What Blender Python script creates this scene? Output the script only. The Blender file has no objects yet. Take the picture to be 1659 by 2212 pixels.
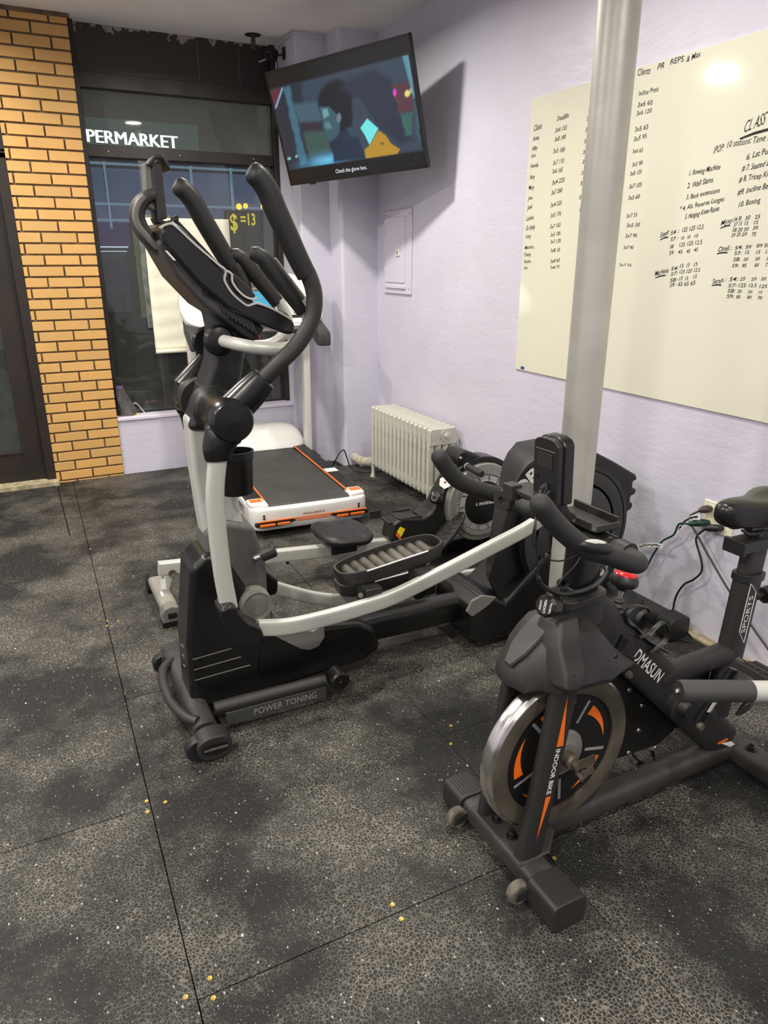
import bpy, bmesh, math, random
import numpy as np
from mathutils import Vector, Matrix
random.seed(7)
PI = math.pi
scn = bpy.context.scene
# ---------------------------------------------------------------- camera
cam_d = bpy.data.cameras.new('camera'); cam = bpy.data.objects.new('camera', cam_d)
scn.collection.objects.link(cam); scn.camera = cam
cam_d.sensor_fit = 'HORIZONTAL'; cam_d.sensor_width = 36.0; cam_d.lens = 36.0 * 1550.0 / 1659.0
cam_d.clip_start = 0.05; cam_d.clip_end = 80
cam.location = (0, 0, 1.5)
cam.rotation_euler = (PI / 2 - math.atan(551 / 1550), 0, -math.radians(26.8))
# ---------------------------------------------------------------- world and lights
scn.view_settings.view_transform = 'Standard'; scn.view_settings.look = 'None'
scn.view_settings.gamma = 1.0; scn.view_settings.use_curve_mapping = False
scn.view_settings.exposure = 0.0
world = bpy.data.worlds.new('night_sky'); scn.world = world; world.use_nodes = True
world.node_tree.nodes['Background'].inputs['Color'].default_value = (0.012, 0.016, 0.028, 1)
world.node_tree.nodes['Background'].inputs['Strength'].default_value = 0.6
LAMP_W = 41.0
LAMP_COL = (1.0, 0.955, 0.865)
LAMPS = [(1.25, 3.85, 1.0), (1.50, 2.05, .52), (1.1, 0.1, .65), (-0.48, 4.55, 1.05), (-0.9, 2.3, 1.2), (-0.8, 0.2, 1.1), (1.3, -2.0, 1.0), (-1.0, -2.0, 1.0), (-2.6, 3.6, .8), (-2.7, 1.2, .8), (-2.6, -1.2, .8)]  # left-wall and back-left entries are added to lift the ambient light and ceiling

def srgb(r, g, b):
    f = lambda c: (c / 255 / 12.92) if c / 255 <= 0.04045 else ((c / 255 + 0.055) / 1.055) ** 2.4
    return (f(r), f(g), f(b), 1.0)

# ---------------------------------------------------------------- materials
def nd(nt, t, **k):
    n = nt.nodes.new(t)
    for a, b in k.items(): setattr(n, a, b)
    return n
def mat(name, col, rough=0.5, metal=0.0, bump=0.0, bscale=200.0, var=0.0, vscale=6.0, var_col=None, emit=None, es=1.0, coat=0.0, spec=0.5, rvar=0.0):
    m = bpy.data.materials.new(name); m.use_nodes = True; nt = m.node_tree
    b = nt.nodes['Principled BSDF']
    b.inputs['Base Color'].default_value = srgb(*col); b.inputs['Roughness'].default_value = rough
    b.inputs['Metallic'].default_value = metal; b.inputs['Specular IOR Level'].default_value = spec
    b.inputs['Coat Weight'].default_value = coat
    if emit: b.inputs['Emission Color'].default_value = srgb(*emit); b.inputs['Emission Strength'].default_value = es
    tc = nd(nt, 'ShaderNodeTexCoord')
    if var or rvar:
        n = nd(nt, 'ShaderNodeTexNoise'); n.inputs['Scale'].default_value = vscale; n.inputs['Detail'].default_value = 5
        nt.links.new(tc.outputs['Object'], n.inputs['Vector'])
        r = nd(nt, 'ShaderNodeValToRGB'); r.color_ramp.elements[0].position = .35; r.color_ramp.elements[1].position = .68
        nt.links.new(n.outputs['Fac'], r.inputs['Fac'])
        if var:
            mx = nd(nt, 'ShaderNodeMix', data_type='RGBA')
            c2 = srgb(*(var_col or [max(0, c * (1 - var)) for c in col]))
            mx.inputs[6].default_value = srgb(*col); mx.inputs[7].default_value = c2
            nt.links.new(r.outputs['Color'], mx.inputs[0]); nt.links.new(mx.outputs[2], b.inputs['Base Color'])
        if rvar:
            ma = nd(nt, 'ShaderNodeMath', operation='MULTIPLY_ADD'); ma.inputs[1].default_value = rvar; ma.inputs[2].default_value = rough
            nt.links.new(n.outputs['Fac'], ma.inputs[0]); nt.links.new(ma.outputs[0], b.inputs['Roughness'])
    if bump:
        n2 = nd(nt, 'ShaderNodeTexNoise'); n2.inputs['Scale'].default_value = bscale; n2.inputs['Detail'].default_value = 3
        nt.links.new(tc.outputs['Object'], n2.inputs['Vector'])
        bp = nd(nt, 'ShaderNodeBump'); bp.inputs['Strength'].default_value = bump; bp.inputs['Distance'].default_value = 0.002
        nt.links.new(n2.outputs['Fac'], bp.inputs['Height']); nt.links.new(bp.outputs['Normal'], b.inputs['Normal'])
    return m
def emat(name, col, s):
    m = bpy.data.materials.new(name); m.use_nodes = True; nt = m.node_tree; nt.nodes.clear()
    e = nd(nt, 'ShaderNodeEmission'); e.inputs['Color'].default_value = srgb(*col); e.inputs['Strength'].default_value = s
    o = nd(nt, 'ShaderNodeOutputMaterial'); nt.links.new(e.outputs[0], o.inputs[0]); return m
def glassmat(name, tint=(1, 1, 1), haze=0.0, rough=0.0, refl=1.0):
    m = bpy.data.materials.new(name); m.use_nodes = True; nt = m.node_tree; nt.nodes.clear()
    o = nd(nt, 'ShaderNodeOutputMaterial'); t = nd(nt, 'ShaderNodeBsdfTransparent'); t.inputs['Color'].default_value = (*tint, 1)
    g = nd(nt, 'ShaderNodeBsdfGlossy'); g.inputs['Roughness'].default_value = rough
    f = nd(nt, 'ShaderNodeFresnel'); f.inputs['IOR'].default_value = 1.5
    mu = nd(nt, 'ShaderNodeMath', operation='MULTIPLY'); mu.inputs[1].default_value = refl
    nt.links.new(f.outputs[0], mu.inputs[0])
    mx = nd(nt, 'ShaderNodeMixShader'); nt.links.new(mu.outputs[0], mx.inputs[0]); nt.links.new(t.outputs[0], mx.inputs[1]); nt.links.new(g.outputs[0], mx.inputs[2])
    last = mx
    if haze:
        d = nd(nt, 'ShaderNodeBsdfDiffuse'); d.inputs['Color'].default_value = (.5, .52, .5, 1)
        m2 = nd(nt, 'ShaderNodeMixShader'); m2.inputs[0].default_value = haze
        nt.links.new(mx.outputs[0], m2.inputs[1]); nt.links.new(d.outputs[0], m2.inputs[2]); last = m2
    nt.links.new(last.outputs[0], o.inputs[0]); return m

M = {}
def wallmat(name, col, rough, bs):
    m = mat(name, col, rough, var=0.03, vscale=3.0, rvar=0.12)
    nt = m.node_tree; b = nt.nodes['Principled BSDF']; tc = [n for n in nt.nodes if n.type == 'TEX_COORD'][0]
    mp = nd(nt, 'ShaderNodeMapping'); mp.inputs['Scale'].default_value = (1, 1, 2.4); nt.links.new(tc.outputs['Object'], mp.inputs[0])
    n1 = nd(nt, 'ShaderNodeTexNoise'); n1.inputs['Scale'].default_value = 9; n1.inputs['Detail'].default_value = 8; n1.inputs['Roughness'].default_value = .55
    nt.links.new(mp.outputs[0], n1.inputs['Vector'])
    bp = nd(nt, 'ShaderNodeBump'); bp.inputs['Strength'].default_value = bs; bp.inputs['Distance'].default_value = 0.012
    nt.links.new(n1.outputs['Fac'], bp.inputs['Height']); nt.links.new(bp.outputs['Normal'], b.inputs['Normal'])
    return m
M['wall'] = wallmat('lavender_paint', (208, 205, 220), 0.36, 0.25)
M['ceil'] = wallmat('ceiling_paint', (243, 240, 236), 0.75, 0.12)
M['sill'] = wallmat('sill_paint', (222, 216, 232), 0.4, 0.15)
M['board'] = mat('whiteboard_film', (221, 219, 201), 0.08, bump=0.10, bscale=5)
def woodframe():
    m = mat('dark_brown_frame_paint', (44, 35, 30), 0.33, var=0.35, vscale=4, bump=0.25, bscale=60, rvar=0.25)
    return m
M['frame'] = woodframe()
def peel():
    m = mat('peeling_header_paint', (50, 43, 38), 0.38, bump=0.35, bscale=45)
    nt = m.node_tree; b = nt.nodes['Principled BSDF']; tc = nd(nt, 'ShaderNodeTexCoord')
    sp = nd(nt, 'ShaderNodeSeparateXYZ'); nt.links.new(tc.outputs['Object'], sp.inputs[0])
    n = nd(nt, 'ShaderNodeTexNoise'); n.inputs['Scale'].default_value = 7; n.inputs['Detail'].default_value = 7; n.inputs['Roughness'].default_value = .65
    nt.links.new(tc.outputs['Object'], n.inputs['Vector'])
    mr = nd(nt, 'ShaderNodeMapRange'); mr.inputs[1].default_value = 2.72; mr.inputs[2].default_value = 2.865; mr.inputs[3].default_value = -0.20; mr.inputs[4].default_value = 0.16
    nt.links.new(sp.outputs[2], mr.inputs[0])
    ad = nd(nt, 'ShaderNodeMath', operation='ADD'); nt.links.new(n.outputs['Fac'], ad.inputs[0]); nt.links.new(mr.outputs[0], ad.inputs[1])
    gt = nd(nt, 'ShaderNodeMath', operation='GREATER_THAN'); gt.inputs[1].default_value = 0.66; nt.links.new(ad.outputs[0], gt.inputs[0])
    mx = nd(nt, 'ShaderNodeMix', data_type='RGBA'); mx.inputs[6].default_value = srgb(50, 43, 38); mx.inputs[7].default_value = srgb(150, 142, 134)
    nt.links.new(gt.outputs[0], mx.inputs[0]); nt.links.new(mx.outputs[2], b.inputs['Base Color']); return m
M['peel'] = peel()
M['brick'] = mat('tan_brick', (216, 166, 98), 0.55, var=1, vscale=5, var_col=(200, 158, 94), bump=0.3, bscale=90)
M['brick2'] = mat('tan_brick_olive', (198, 160, 98), 0.55, var=1, vscale=7, var_col=(208, 156, 90), bump=0.3, bscale=90)
M['mortar'] = mat('brick_mortar', (122, 104, 78), 0.9, var=0.3, vscale=20, bump=0.6, bscale=120)
def rubber():
    m = bpy.data.materials.new('speckled_rubber_floor'); m.use_nodes = True; nt = m.node_tree
    b = nt.nodes['Principled BSDF']; tc = nd(nt, 'ShaderNodeTexCoord')
    ge = nd(nt, 'ShaderNodeNewGeometry'); pos = ge.outputs['Position']
    L = nt.links.new
    def noise(s, d=4, r=.55):
        n = nd(nt, 'ShaderNodeTexNoise'); n.inputs['Scale'].default_value = s; n.inputs['Detail'].default_value = d; n.inputs['Roughness'].default_value = r
        L(pos, n.inputs['Vector']); return n.outputs['Fac']
    def ramp(f, a, c, v0=0.0, v1=1.0):
        r = nd(nt, 'ShaderNodeMapRange'); r.inputs[1].default_value = a; r.inputs[2].default_value = c; r.inputs[3].default_value = v0; r.inputs[4].default_value = v1
        L(f, r.inputs[0]); return r.outputs[0]
    def mul(a, c):
        x = nd(nt, 'ShaderNodeMath', operation='MULTIPLY')
        for i, v in enumerate((a, c)):
            if isinstance(v, float): x.inputs[i].default_value = v
            else: L(v, x.inputs[i])
        return x.outputs[0]
    v = nd(nt, 'ShaderNodeTexVoronoi', feature='DISTANCE_TO_EDGE'); v.inputs['Scale'].default_value = 108; L(pos, v.inputs['Vector'])
    edge = ramp(v.outputs['Distance'], 0.14, 0.01)
    patch = ramp(noise(2.2, 6, .62), 0.43, 0.62, 0.05, 1.0)
    fine = ramp(noise(260, 2), 0.35, 0.7, .45, 1.2)
    e = mul(mul(edge, patch), fine)
    base = nd(nt, 'ShaderNodeMix', data_type='RGBA'); base.inputs[6].default_value = srgb(22, 22, 22); base.inputs[7].default_value = srgb(48, 46, 43)
    L(mul(patch, ramp(noise(7, 4), .3, .7, .35, .9)), base.inputs[0])
    c1 = nd(nt, 'ShaderNodeMix', data_type='RGBA'); c1.inputs[7].default_value = srgb(134, 129, 117); L(e, c1.inputs[0]); L(base.outputs[2], c1.inputs[6])
    last = c1.outputs[2]
    for sc, rad, dens, col in ((190, 0.20, 0.42, (150, 150, 148)), (60, 0.12, 0.36, (185, 184, 176)), (16, 0.055, 0.45, (205, 203, 195)), (90, .15, .25, (85, 95, 102)), (34, .09, .4, (170, 168, 160))):
        vv = nd(nt, 'ShaderNodeTexVoronoi', feature='F1'); vv.inputs['Scale'].default_value = sc
        mp = nd(nt, 'ShaderNodeMapping'); mp.inputs['Rotation'].default_value = (0, 0, sc * .37); mp.inputs['Scale'].default_value = (1, .6, 0); L(pos, mp.inputs[0]); L(mp.outputs[0], vv.inputs['Vector'])
        sep = nd(nt, 'ShaderNodeSeparateColor'); L(vv.outputs['Color'], sep.inputs[0])
        g = mul(ramp(vv.outputs['Distance'], rad, rad * .7), ramp(sep.outputs[0], dens, dens - .02))
        mx = nd(nt, 'ShaderNodeMix', data_type='RGBA'); mx.inputs[7].default_value = srgb(*col); L(mul(g, .8), mx.inputs[0]); L(last, mx.inputs[6]); last = mx.outputs[2]
    L(last, b.inputs['Base Color'])
    b.inputs['Roughness'].default_value = 0.62; b.inputs['Specular IOR Level'].default_value = 0.35
    bp = nd(nt, 'ShaderNodeBump'); bp.inputs['Strength'].default_value = 0.5; bp.inputs['Distance'].default_value = 0.0015
    L(edge, bp.inputs['Height']); L(bp.outputs['Normal'], b.inputs['Normal'])
    return m
M['rubber'] = rubber()
M['sub'] = mat('subfloor', (20, 18, 16), 0.9, var=.2)
M['thresh'] = mat('stained_stone_threshold', (186, 172, 138), 0.75, var=0.3, vscale=25, bump=.6, bscale=60)
M['glass'] = glassmat('window_glass', (0.93, 0.96, 0.95), 0.05, 0.0)
M['glass2'] = glassmat('hazy_transom_glass', (0.80, 0.84, 0.78), 0.14, 0.03)
M['blk'] = mat('black_plastic', (27, 27, 27), 0.38, bump=0.15, bscale=500, rvar=0.12, vscale=12)
M['blkm'] = mat('matte_black_powdercoat', (38, 37, 36), 0.45, bump=0.1, bscale=700, rvar=0.15)
M['blks'] = mat('satin_black_plastic', (20, 20, 20), 0.28, bump=0.08, bscale=400)
M['foam'] = mat('black_foam_grip', (33, 33, 33), 0.62, bump=0.25, bscale=900)
M['void'] = mat('dark_recess', (8, 8, 8), 0.6, var=.1)
M['char'] = mat('charcoal_plastic', (58, 58, 58), 0.45, bump=.1, bscale=500)
M['dusty'] = mat('dusty_black_steel', (58, 56, 53), 0.5, var=1, vscale=9, var_col=(40, 39, 38), rvar=.1)
M['collar'] = mat('collar_grey', (84, 83, 81), 0.4, bump=.1, bscale=500)
M['greyp'] = mat('grey_plastic', (112, 110, 105), 0.42, bump=.1, bscale=500)
M['silver'] = mat('silver_paint', (192, 192, 185), 0.32, 0.25, rvar=0.1)
M['silverd'] = mat('dark_silver_paint', (150, 148, 140), 0.34, 0.3, rvar=0.1)
M['chrome'] = mat('chrome', (215, 213, 208), 0.12, 1.0, rvar=0.15, vscale=5)
M['steel'] = mat('worn_steel_rim', (120, 112, 98), 0.42, 0.6, var=0.3, vscale=8, rvar=0.25)
M['poleS'] = mat('aluminium_paint', (196, 194, 186), 0.36, 0.35, var=0.10, vscale=5, bump=0.25, bscale=22, rvar=0.15)
M['radp'] = mat('silver_radiator_paint', (204, 203, 190), 0.40, 0.15, var=0.07, vscale=20, bump=0.3, bscale=70)
M['white'] = mat('white_plastic', (226, 224, 220), 0.25, var=0.02)
M['whitem'] = mat('white_metal', (216, 214, 208), 0.35, var=.02)
M['orange'] = mat('orange_plastic', (238, 112, 30), 0.4, var=.04)
M['belt'] = mat('running_belt', (62, 61, 58), 0.58, var=0.15, vscale=5, bump=.3, bscale=600)
M['rib'] = mat('ribbed_black', (44, 44, 45), 0.4, var=.1)
M['red'] = mat('red_plastic', (205, 34, 38), 0.25, var=.04)
M['yel'] = mat('yellow_sticker', (242, 214, 40), 0.4, var=.03)
M['decal'] = mat('white_decal', (235, 235, 232), 0.45, var=.02)
M['greyd'] = mat('grey_decal', (140, 140, 140), 0.45, var=.02)
M['ink'] = mat('black_marker', (24, 24, 26), 0.6, var=.05)
M['paper'] = mat('white_paper', (244, 241, 220), 0.7, bump=0.5, bscale=6, var=.02)
M['tape'] = mat('clear_tape', (120, 124, 122), 0.2, bump=.8, bscale=60, var=.3, vscale=20)
M['tray'] = mat('worn_grey_rubber', (98, 93, 84), 0.55, var=1, vscale=12, var_col=(70, 67, 62), bump=.3, bscale=300)
M['brass'] = mat('brass_screw', (214, 180, 92), 0.35, 0.6, var=.1, vscale=90)
M['ivory'] = mat('ivory_plate', (230, 226, 200), 0.4, var=.02)
M['cordb'] = mat('black_cord', (20, 20, 20), 0.45, var=.1)
M['cordn'] = mat('brown_cord', (62, 48, 42), 0.45, var=.1)
M['cordg'] = mat('green_cord', (18, 62, 48), 0.45, var=.1)
M['panelp'] = mat('lavender_panel_paint', (212, 206, 222), 0.38, bump=.25, bscale=30, var=.02)
M['snow'] = mat('dirty_snow', (120, 122, 112), 0.9, var=.4, vscale=6, bump=1, bscale=15)
M['asph'] = mat('night_asphalt', (46, 48, 48), 0.7, var=.3, vscale=3)
M['facade'] = mat('dark_facade', (60, 62, 66), 0.8, var=.3, vscale=1)
M['wrap'] = mat('pipe_wrap', (196, 190, 170), 0.8, bump=.6, bscale=40, var=.15, vscale=30)
M['bag'] = glassmat('clear_plastic_bag', (0.78, 0.68, 0.74), 0.10, 0.15, 2.5)
M['cyan'] = emat('cyan_screen', (96, 190, 226), 0.9)
M['lampE'] = emat('lamp_lens', (255, 246, 226), 6.0)

# ---------------------------------------------------------------- mesh helpers
def V(p): return Vector(p)
def cr(pts, n=6):
    """smooth a point list (Catmull-Rom)"""
    P = [V(p) for p in pts]; out = []
    for i in range(len(P) - 1):
        a = P[i - 1] if i else P[0] * 2 - P[1]; b = P[i]; c = P[i + 1]; d = P[i + 2] if i + 2 < len(P) else P[-1] * 2 - P[-2]
        for k in range(n):
            t = k / n
            out.append(0.5 * ((2 * b) + (c - a) * t + (2 * a - 5 * b + 4 * c - d) * t * t + (-a + 3 * b - 3 * c + d) * t ** 3))
    out.append(P[-1]); return out
_tc = {}
def textmesh(body, bold=0.0):
    k = (body, bold)
    if k in _tc: return _tc[k]
    cu = bpy.data.curves.new('t', 'FONT'); cu.body = body; cu.resolution_u = 3; cu.offset = bold
    o = bpy.data.objects.new('t', cu); scn.collection.objects.link(o)
    dg = bpy.context.evaluated_depsgraph_get(); me = bpy.data.meshes.new_from_object(o.evaluated_get(dg))
    vs = [tuple(v.co) for v in me.vertices]; fs = [tuple(p.vertices) for p in me.polygons]
    bpy.data.objects.remove(o); bpy.data.curves.remove(cu); bpy.data.meshes.remove(me)
    _tc[k] = (vs, fs); return vs, fs
class MB:
    def __init__(s): s.v = []; s.f = []; s.m = []; s.mi = 0
    def add(s, vs, fs):
        n = len(s.v); s.v += [tuple(v) for v in vs]; s.f += [tuple(i + n for i in f) for f in fs]; s.m += [s.mi] * len(fs); return s
    def box(s, lo, hi, rot=None, c=None):
        x0, y0, z0 = lo; x1, y1, z1 = hi
        vs = [(x, y, z) for z in (z0, z1) for y in (y0, y1) for x in (x0, x1)]
        if rot is not None:
            c = V(c or [(lo[i] + hi[i]) / 2 for i in range(3)]); vs = [c + rot @ (V(v) - c) for v in vs]
        return s.add(vs, [(0, 2, 3, 1), (4, 5, 7, 6), (0, 1, 5, 4), (1, 3, 7, 5), (3, 2, 6, 7), (2, 0, 4, 6)])
    def sweep(s, pts, prof, up=None, cap=True, scale=None):
        P = [V(p) for p in pts]; n = len(prof); T = []
        for i in range(len(P)):
            a = P[max(i - 1, 0)]; b = P[min(i + 1, len(P) - 1)]; T.append((b - a).normalized())
        if up is None:
            best = None
            for ax in (V((0, 1, 0)), V((0, 0, 1)), V((1, 0, 0))):
                w = max(abs(t.dot(ax)) for t in T)
                if best is None or w < best[0] - 0.05: best = (w, ax)
            up = best[1]
        up = V(up); vs = []
        for i, p in enumerate(P):
            sd = T[i].cross(up); sd.normalize(); u = sd.cross(T[i]); sc = scale[i] if scale else 1.0
            if not isinstance(sc, tuple): sc = (sc, sc)
            for a, b in prof: vs.append(p + sd * a * sc[0] + u * b * sc[1])
        fs = []
        for i in range(len(P) - 1):
            for k in range(n): fs.append((i * n + k, i * n + (k + 1) % n, (i + 1) * n + (k + 1) % n, (i + 1) * n + k))
        if cap: fs.append(tuple(range(n - 1, -1, -1))); fs.append(tuple(range((len(P) - 1) * n, len(P) * n)))
        return s.add(vs, fs)
    def tube(s, pts, r, seg=16, up=None, cap=True, round_end=False, sy=1.0):
        rr = list(r) if isinstance(r, (list, tuple)) else [r] * len(pts)
        if len(rr) != len(pts):
            m = len(rr); rr = [rr[min(int(i / (len(pts) - 1) * (m - 1)), m - 2)] * (1 - (i / (len(pts) - 1) * (m - 1) - min(int(i / (len(pts) - 1) * (m - 1)), m - 2))) + rr[min(int(i / (len(pts) - 1) * (m - 1)), m - 2) + 1] * (i / (len(pts) - 1) * (m - 1) - min(int(i / (len(pts) - 1) * (m - 1)), m - 2)) for i in range(len(pts))]
        P = [V(p) for p in pts]
        if round_end:
            def ends(P, rr, last):
                d = ((P[-1] - P[-2]) if last else (P[0] - P[1])).normalized(); e = P[-1] if last else P[0]; r0 = rr[-1] if last else rr[0]
                return [(e + d * r0 * math.sin(a), r0 * max(math.cos(a), 0.03)) for a in (0.4, 0.8, 1.15, 1.4, 1.56)]
            if round_end in (True, 'end', 'both'):
                for p, q in ends(P, rr, True): P.append(p); rr.append(q)
            if round_end in ('start', 'both'):
                for p, q in ends(P[:], rr[:], False): P.insert(0, p); rr.insert(0, q)
        prof = [(math.cos(2 * PI * k / seg), sy * math.sin(2 * PI * k / seg)) for k in range(seg)]
        return s.sweep(P, prof, up, cap, rr)
    def rtube(s, pts, w, h, up=None, e=3.5, seg=20, scale=None, cap=True):
        """rounded rectangular tube: w along side, h along up"""
        prof = []
        for k in range(seg):
            a = 2 * PI * (k + .5) / seg; c, d = math.cos(a), math.sin(a)
            prof.append((w / 2 * math.copysign(abs(c) ** (2 / e), c), h / 2 * math.copysign(abs(d) ** (2 / e), d)))
        return s.sweep(pts, prof, up, cap, scale)
    def prism(s, out, ax, a0, a1, taper=None):
        """2D outline extruded along axis ax ('x': (y,z); 'y': (x,z); 'z': (x,y)); taper=(cx,cy,k) scales the a1 end"""
        def mk(p, a):
            return {'x': (a, p[0], p[1]), 'y': (p[0], a, p[1]), 'z': (p[0], p[1], a)}[ax]
        n = len(out); o2 = out
        if taper: cx, cy, k = taper; o2 = [(cx + (p[0] - cx) * k, cy + (p[1] - cy) * k) for p in out]
        vs = [mk(p, a0) for p in out] + [mk(p, a1) for p in o2]
        return s.add(vs, [tuple(range(n)), tuple(range(2 * n - 1, n - 1, -1))] + [(i, (i + 1) % n, n + (i + 1) % n, n + i) for i in range(n)])
    def loft(s, rings, cap=True):
        n = len(rings[0]); vs = [p for r in rings for p in r]; fs = []
        for i in range(len(rings) - 1):
            for k in range(n): fs.append((i * n + k, i * n + (k + 1) % n, (i + 1) * n + (k + 1) % n, (i + 1) * n + k))
        if cap: fs.append(tuple(range(n - 1, -1, -1))); fs.append(tuple(range((len(rings) - 1) * n, len(rings) * n)))
        return s.add(vs, fs)
    def lathe(s, prof, c, ax='y', seg=32, ring=False, cap=True):
        """prof: (radius, height along ax) ; ring=True closes the profile on itself"""
        c = V(c); D = V(ax) if not isinstance(ax, str) else V({'x': (1, 0, 0), 'y': (0, 1, 0), 'z': (0, 0, 1)}[ax]); D.normalize()
        A = D.orthogonal().normalized(); B = D.cross(A); vs = []; n = len(prof)
        for k in range(seg):
            a = 2 * PI * k / seg; e = A * math.cos(a) + B * math.sin(a)
            for r, h in prof: vs.append(c + e * r + D * h)
        fs = []
        for k in range(seg):
            k2 = (k + 1) % seg
            for i in range(n if ring else n - 1):
                j = (i + 1) % n; fs.append((k * n + i, k * n + j, k2 * n + j, k2 * n + i))
        if not ring and cap:
            if prof[0][0] > 1e-6: fs.append(tuple(k * n for k in range(seg)))
            if prof[-1][0] > 1e-6: fs.append(tuple(k * n + n - 1 for k in range(seg - 1, -1, -1)))
        return s.add(vs, fs)
    def cyl(s, a, b, r, r2=None, seg=24):
        a = V(a); b = V(b); L = (b - a).length; return s.lathe([(r, 0), (r if r2 is None else r2, L)], a, b - a, seg)
    def ball(s, c, r, seg=20, rings=12, sc=(1, 1, 1), rot=None):
        vs = []; fs = []; c = V(c)
        for i in range(rings + 1):
            t = PI * i / rings
            for k in range(seg):
                a = 2 * PI * k / seg; v = V((r * math.sin(t) * math.cos(a) * sc[0], r * math.sin(t) * math.sin(a) * sc[1], r * math.cos(t) * sc[2]))
                if rot is not None: v = rot @ v
                vs.append(c + v)
        for i in range(rings):
            for k in range(seg): fs.append((i * seg + k, i * seg + (k + 1) % seg, (i + 1) * seg + (k + 1) % seg, (i + 1) * seg + k))
        return s.add(vs, fs)
    def text(s, body, o, xd, yd, h, w=None, bold=0.0, shear=0.0, wob=0.0):
        vs, fs = textmesh(body, bold)
        if not vs: return s
        x0 = min(v[0] for v in vs); x1 = max(v[0] for v in vs); o = V(o); xd = V(xd).normalized(); yd = V(yd).normalized()
        ky = h / 0.70; kx = ky if w is None else w / max(x1 - x0, 1e-6)
        ph = random.random() * 6
        out = []
        for v in vs:
            x = (v[0] - x0) * kx; y = v[1] * ky
            if wob: y += wob * h * math.sin(x / h * 1.3 + ph) + wob * .5 * h * math.sin(x / h * 3.1 + ph * 2); x += wob * h * .8 * math.sin(y / h * 2.5 + x / h + ph)
            out.append(o + xd * (x + shear * y) + yd * y)
        return s.add(out, fs)
    def thick(s, body, o, xd, yd, h, w, t):
        xd_ = Vector(xd).normalized()
        for k in (-1, -.5, 0, .5, 1): s.text(body, Vector(o) + xd_ * t * k + Vector((0, -.0004 * k, 0)), xd, yd, h, w)
        return s
    def quad(s, a, b, c, d): return s.add([a, b, c, d], [(0, 1, 2, 3)])

ORG = {}
def link(o): scn.collection.objects.link(o); return o
def thing(name, label, cat, loc=(0, 0, 0), group=None, rz=0.0, kind=None):
    o = bpy.data.objects.new(name, None); link(o); o.location = loc; o.rotation_euler = (0, 0, rz); o.empty_display_size = .1
    if kind: o['kind'] = kind
    else: o['label'] = label; o['category'] = cat
    if group: o['group'] = group
    ORG[o.name] = Vector(loc) if not rz else Vector((0, 0, 0)); return o
def obj(name, mb, mats, parent=None, bevel=0.0, bseg=2, label=None, cat=None, group=None, kind=None, angle=38, sub=0, flat=False, recalc=True):
    me = bpy.data.meshes.new(name)
    if parent is not None: org = ORG[parent.name]
    else:
        a = np.array(mb.v); org = Vector(((a[:, 0].min() + a[:, 0].max()) / 2, (a[:, 1].min() + a[:, 1].max()) / 2, a[:, 2].min()))
    me.from_pydata([(v[0] - org[0], v[1] - org[1], v[2] - org[2]) for v in mb.v], [], mb.f)
    if not isinstance(mats, (list, tuple)): mats = [mats]
    for m in mats: me.materials.append(m)
    me.polygons.foreach_set('material_index', mb.m)
    if recalc:
        bm = bmesh.new(); bm.from_mesh(me); bmesh.ops.recalc_face_normals(bm, faces=bm.faces); bm.to_mesh(me); bm.free()
    if not flat:
        me.polygons.foreach_set('use_smooth', [True] * len(me.polygons)); me.set_sharp_from_angle(angle=math.radians(angle))
    me.update()
    o = link(bpy.data.objects.new(name, me))
    if parent is not None: o.parent = parent; ORG[o.name] = org
    else: o.location = org; ORG[o.name] = org
    if bevel:
        bv = o.modifiers.new('bevel', 'BEVEL'); bv.width = bevel; bv.segments = bseg; bv.limit_method = 'ANGLE'; bv.angle_limit = math.radians(35); bv.harden_normals = True
    if sub:
        sb = o.modifiers.new('sub', 'SUBSURF'); sb.levels = sub; sb.render_levels = sub
    if label: o['label'] = label
    if cat: o['category'] = cat
    if group: o['group'] = group
    if kind: o['kind'] = kind
    return o
def B(): return MB()
def copy_tree(o, parent=None):
    c = o.copy(); link(c)
    if parent is not None: c.parent = parent
    ORG[c.name] = ORG[o.name]
    for ch in list(o.children):
        if ch is not c: copy_tree(ch, c)
    return c

# ceiling lamps: round recessed fixtures with light; left-wall and back-left ones added fill
def ceiling_lamp(x, y, k, label):
    t = thing('recessed_ceiling_lamp', label, 'lamp', (x, y, 2.87), group='round recessed ceiling lamps')
    obj('trim_ring', B().lathe([(.082, -.001), (.105, -.001), (.105, -.008), (.086, -.012)], (x, y, 2.87), 'z', 32, ring=True), M['whitem'], t)
    obj('lens', B().lathe([(0, -.004), (.082, -.004)], (x, y, 2.87), 'z', 32), M['lampE'], t)
    ld = bpy.data.lights.new('lamp_light', 'AREA'); ld.shape = 'DISK'; ld.size = 0.16; ld.energy = LAMP_W * k; ld.color = LAMP_COL; ld.spread = math.radians(165)
    lo = link(bpy.data.objects.new('lamp_light', ld)); lo.parent = t; lo.location = (0, 0, -0.016); return t
for (x, y, k), lb in zip(LAMPS, ['in front of the television', 'above the elliptical trainer', 'above the spin bike', 'near the street door', 'left of the elliptical trainer', 'over the open floor', 'at the back of the room by the whiteboard wall', 'added as unseen fill at the back of the room on the left', 'added as unseen fill by the left wall near the front', 'added as unseen fill by the middle of the left wall', 'added as unseen fill by the left wall at the back']):
    ceiling_lamp(x, y, k, 'round white recessed ceiling lamp ' + lb)

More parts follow.
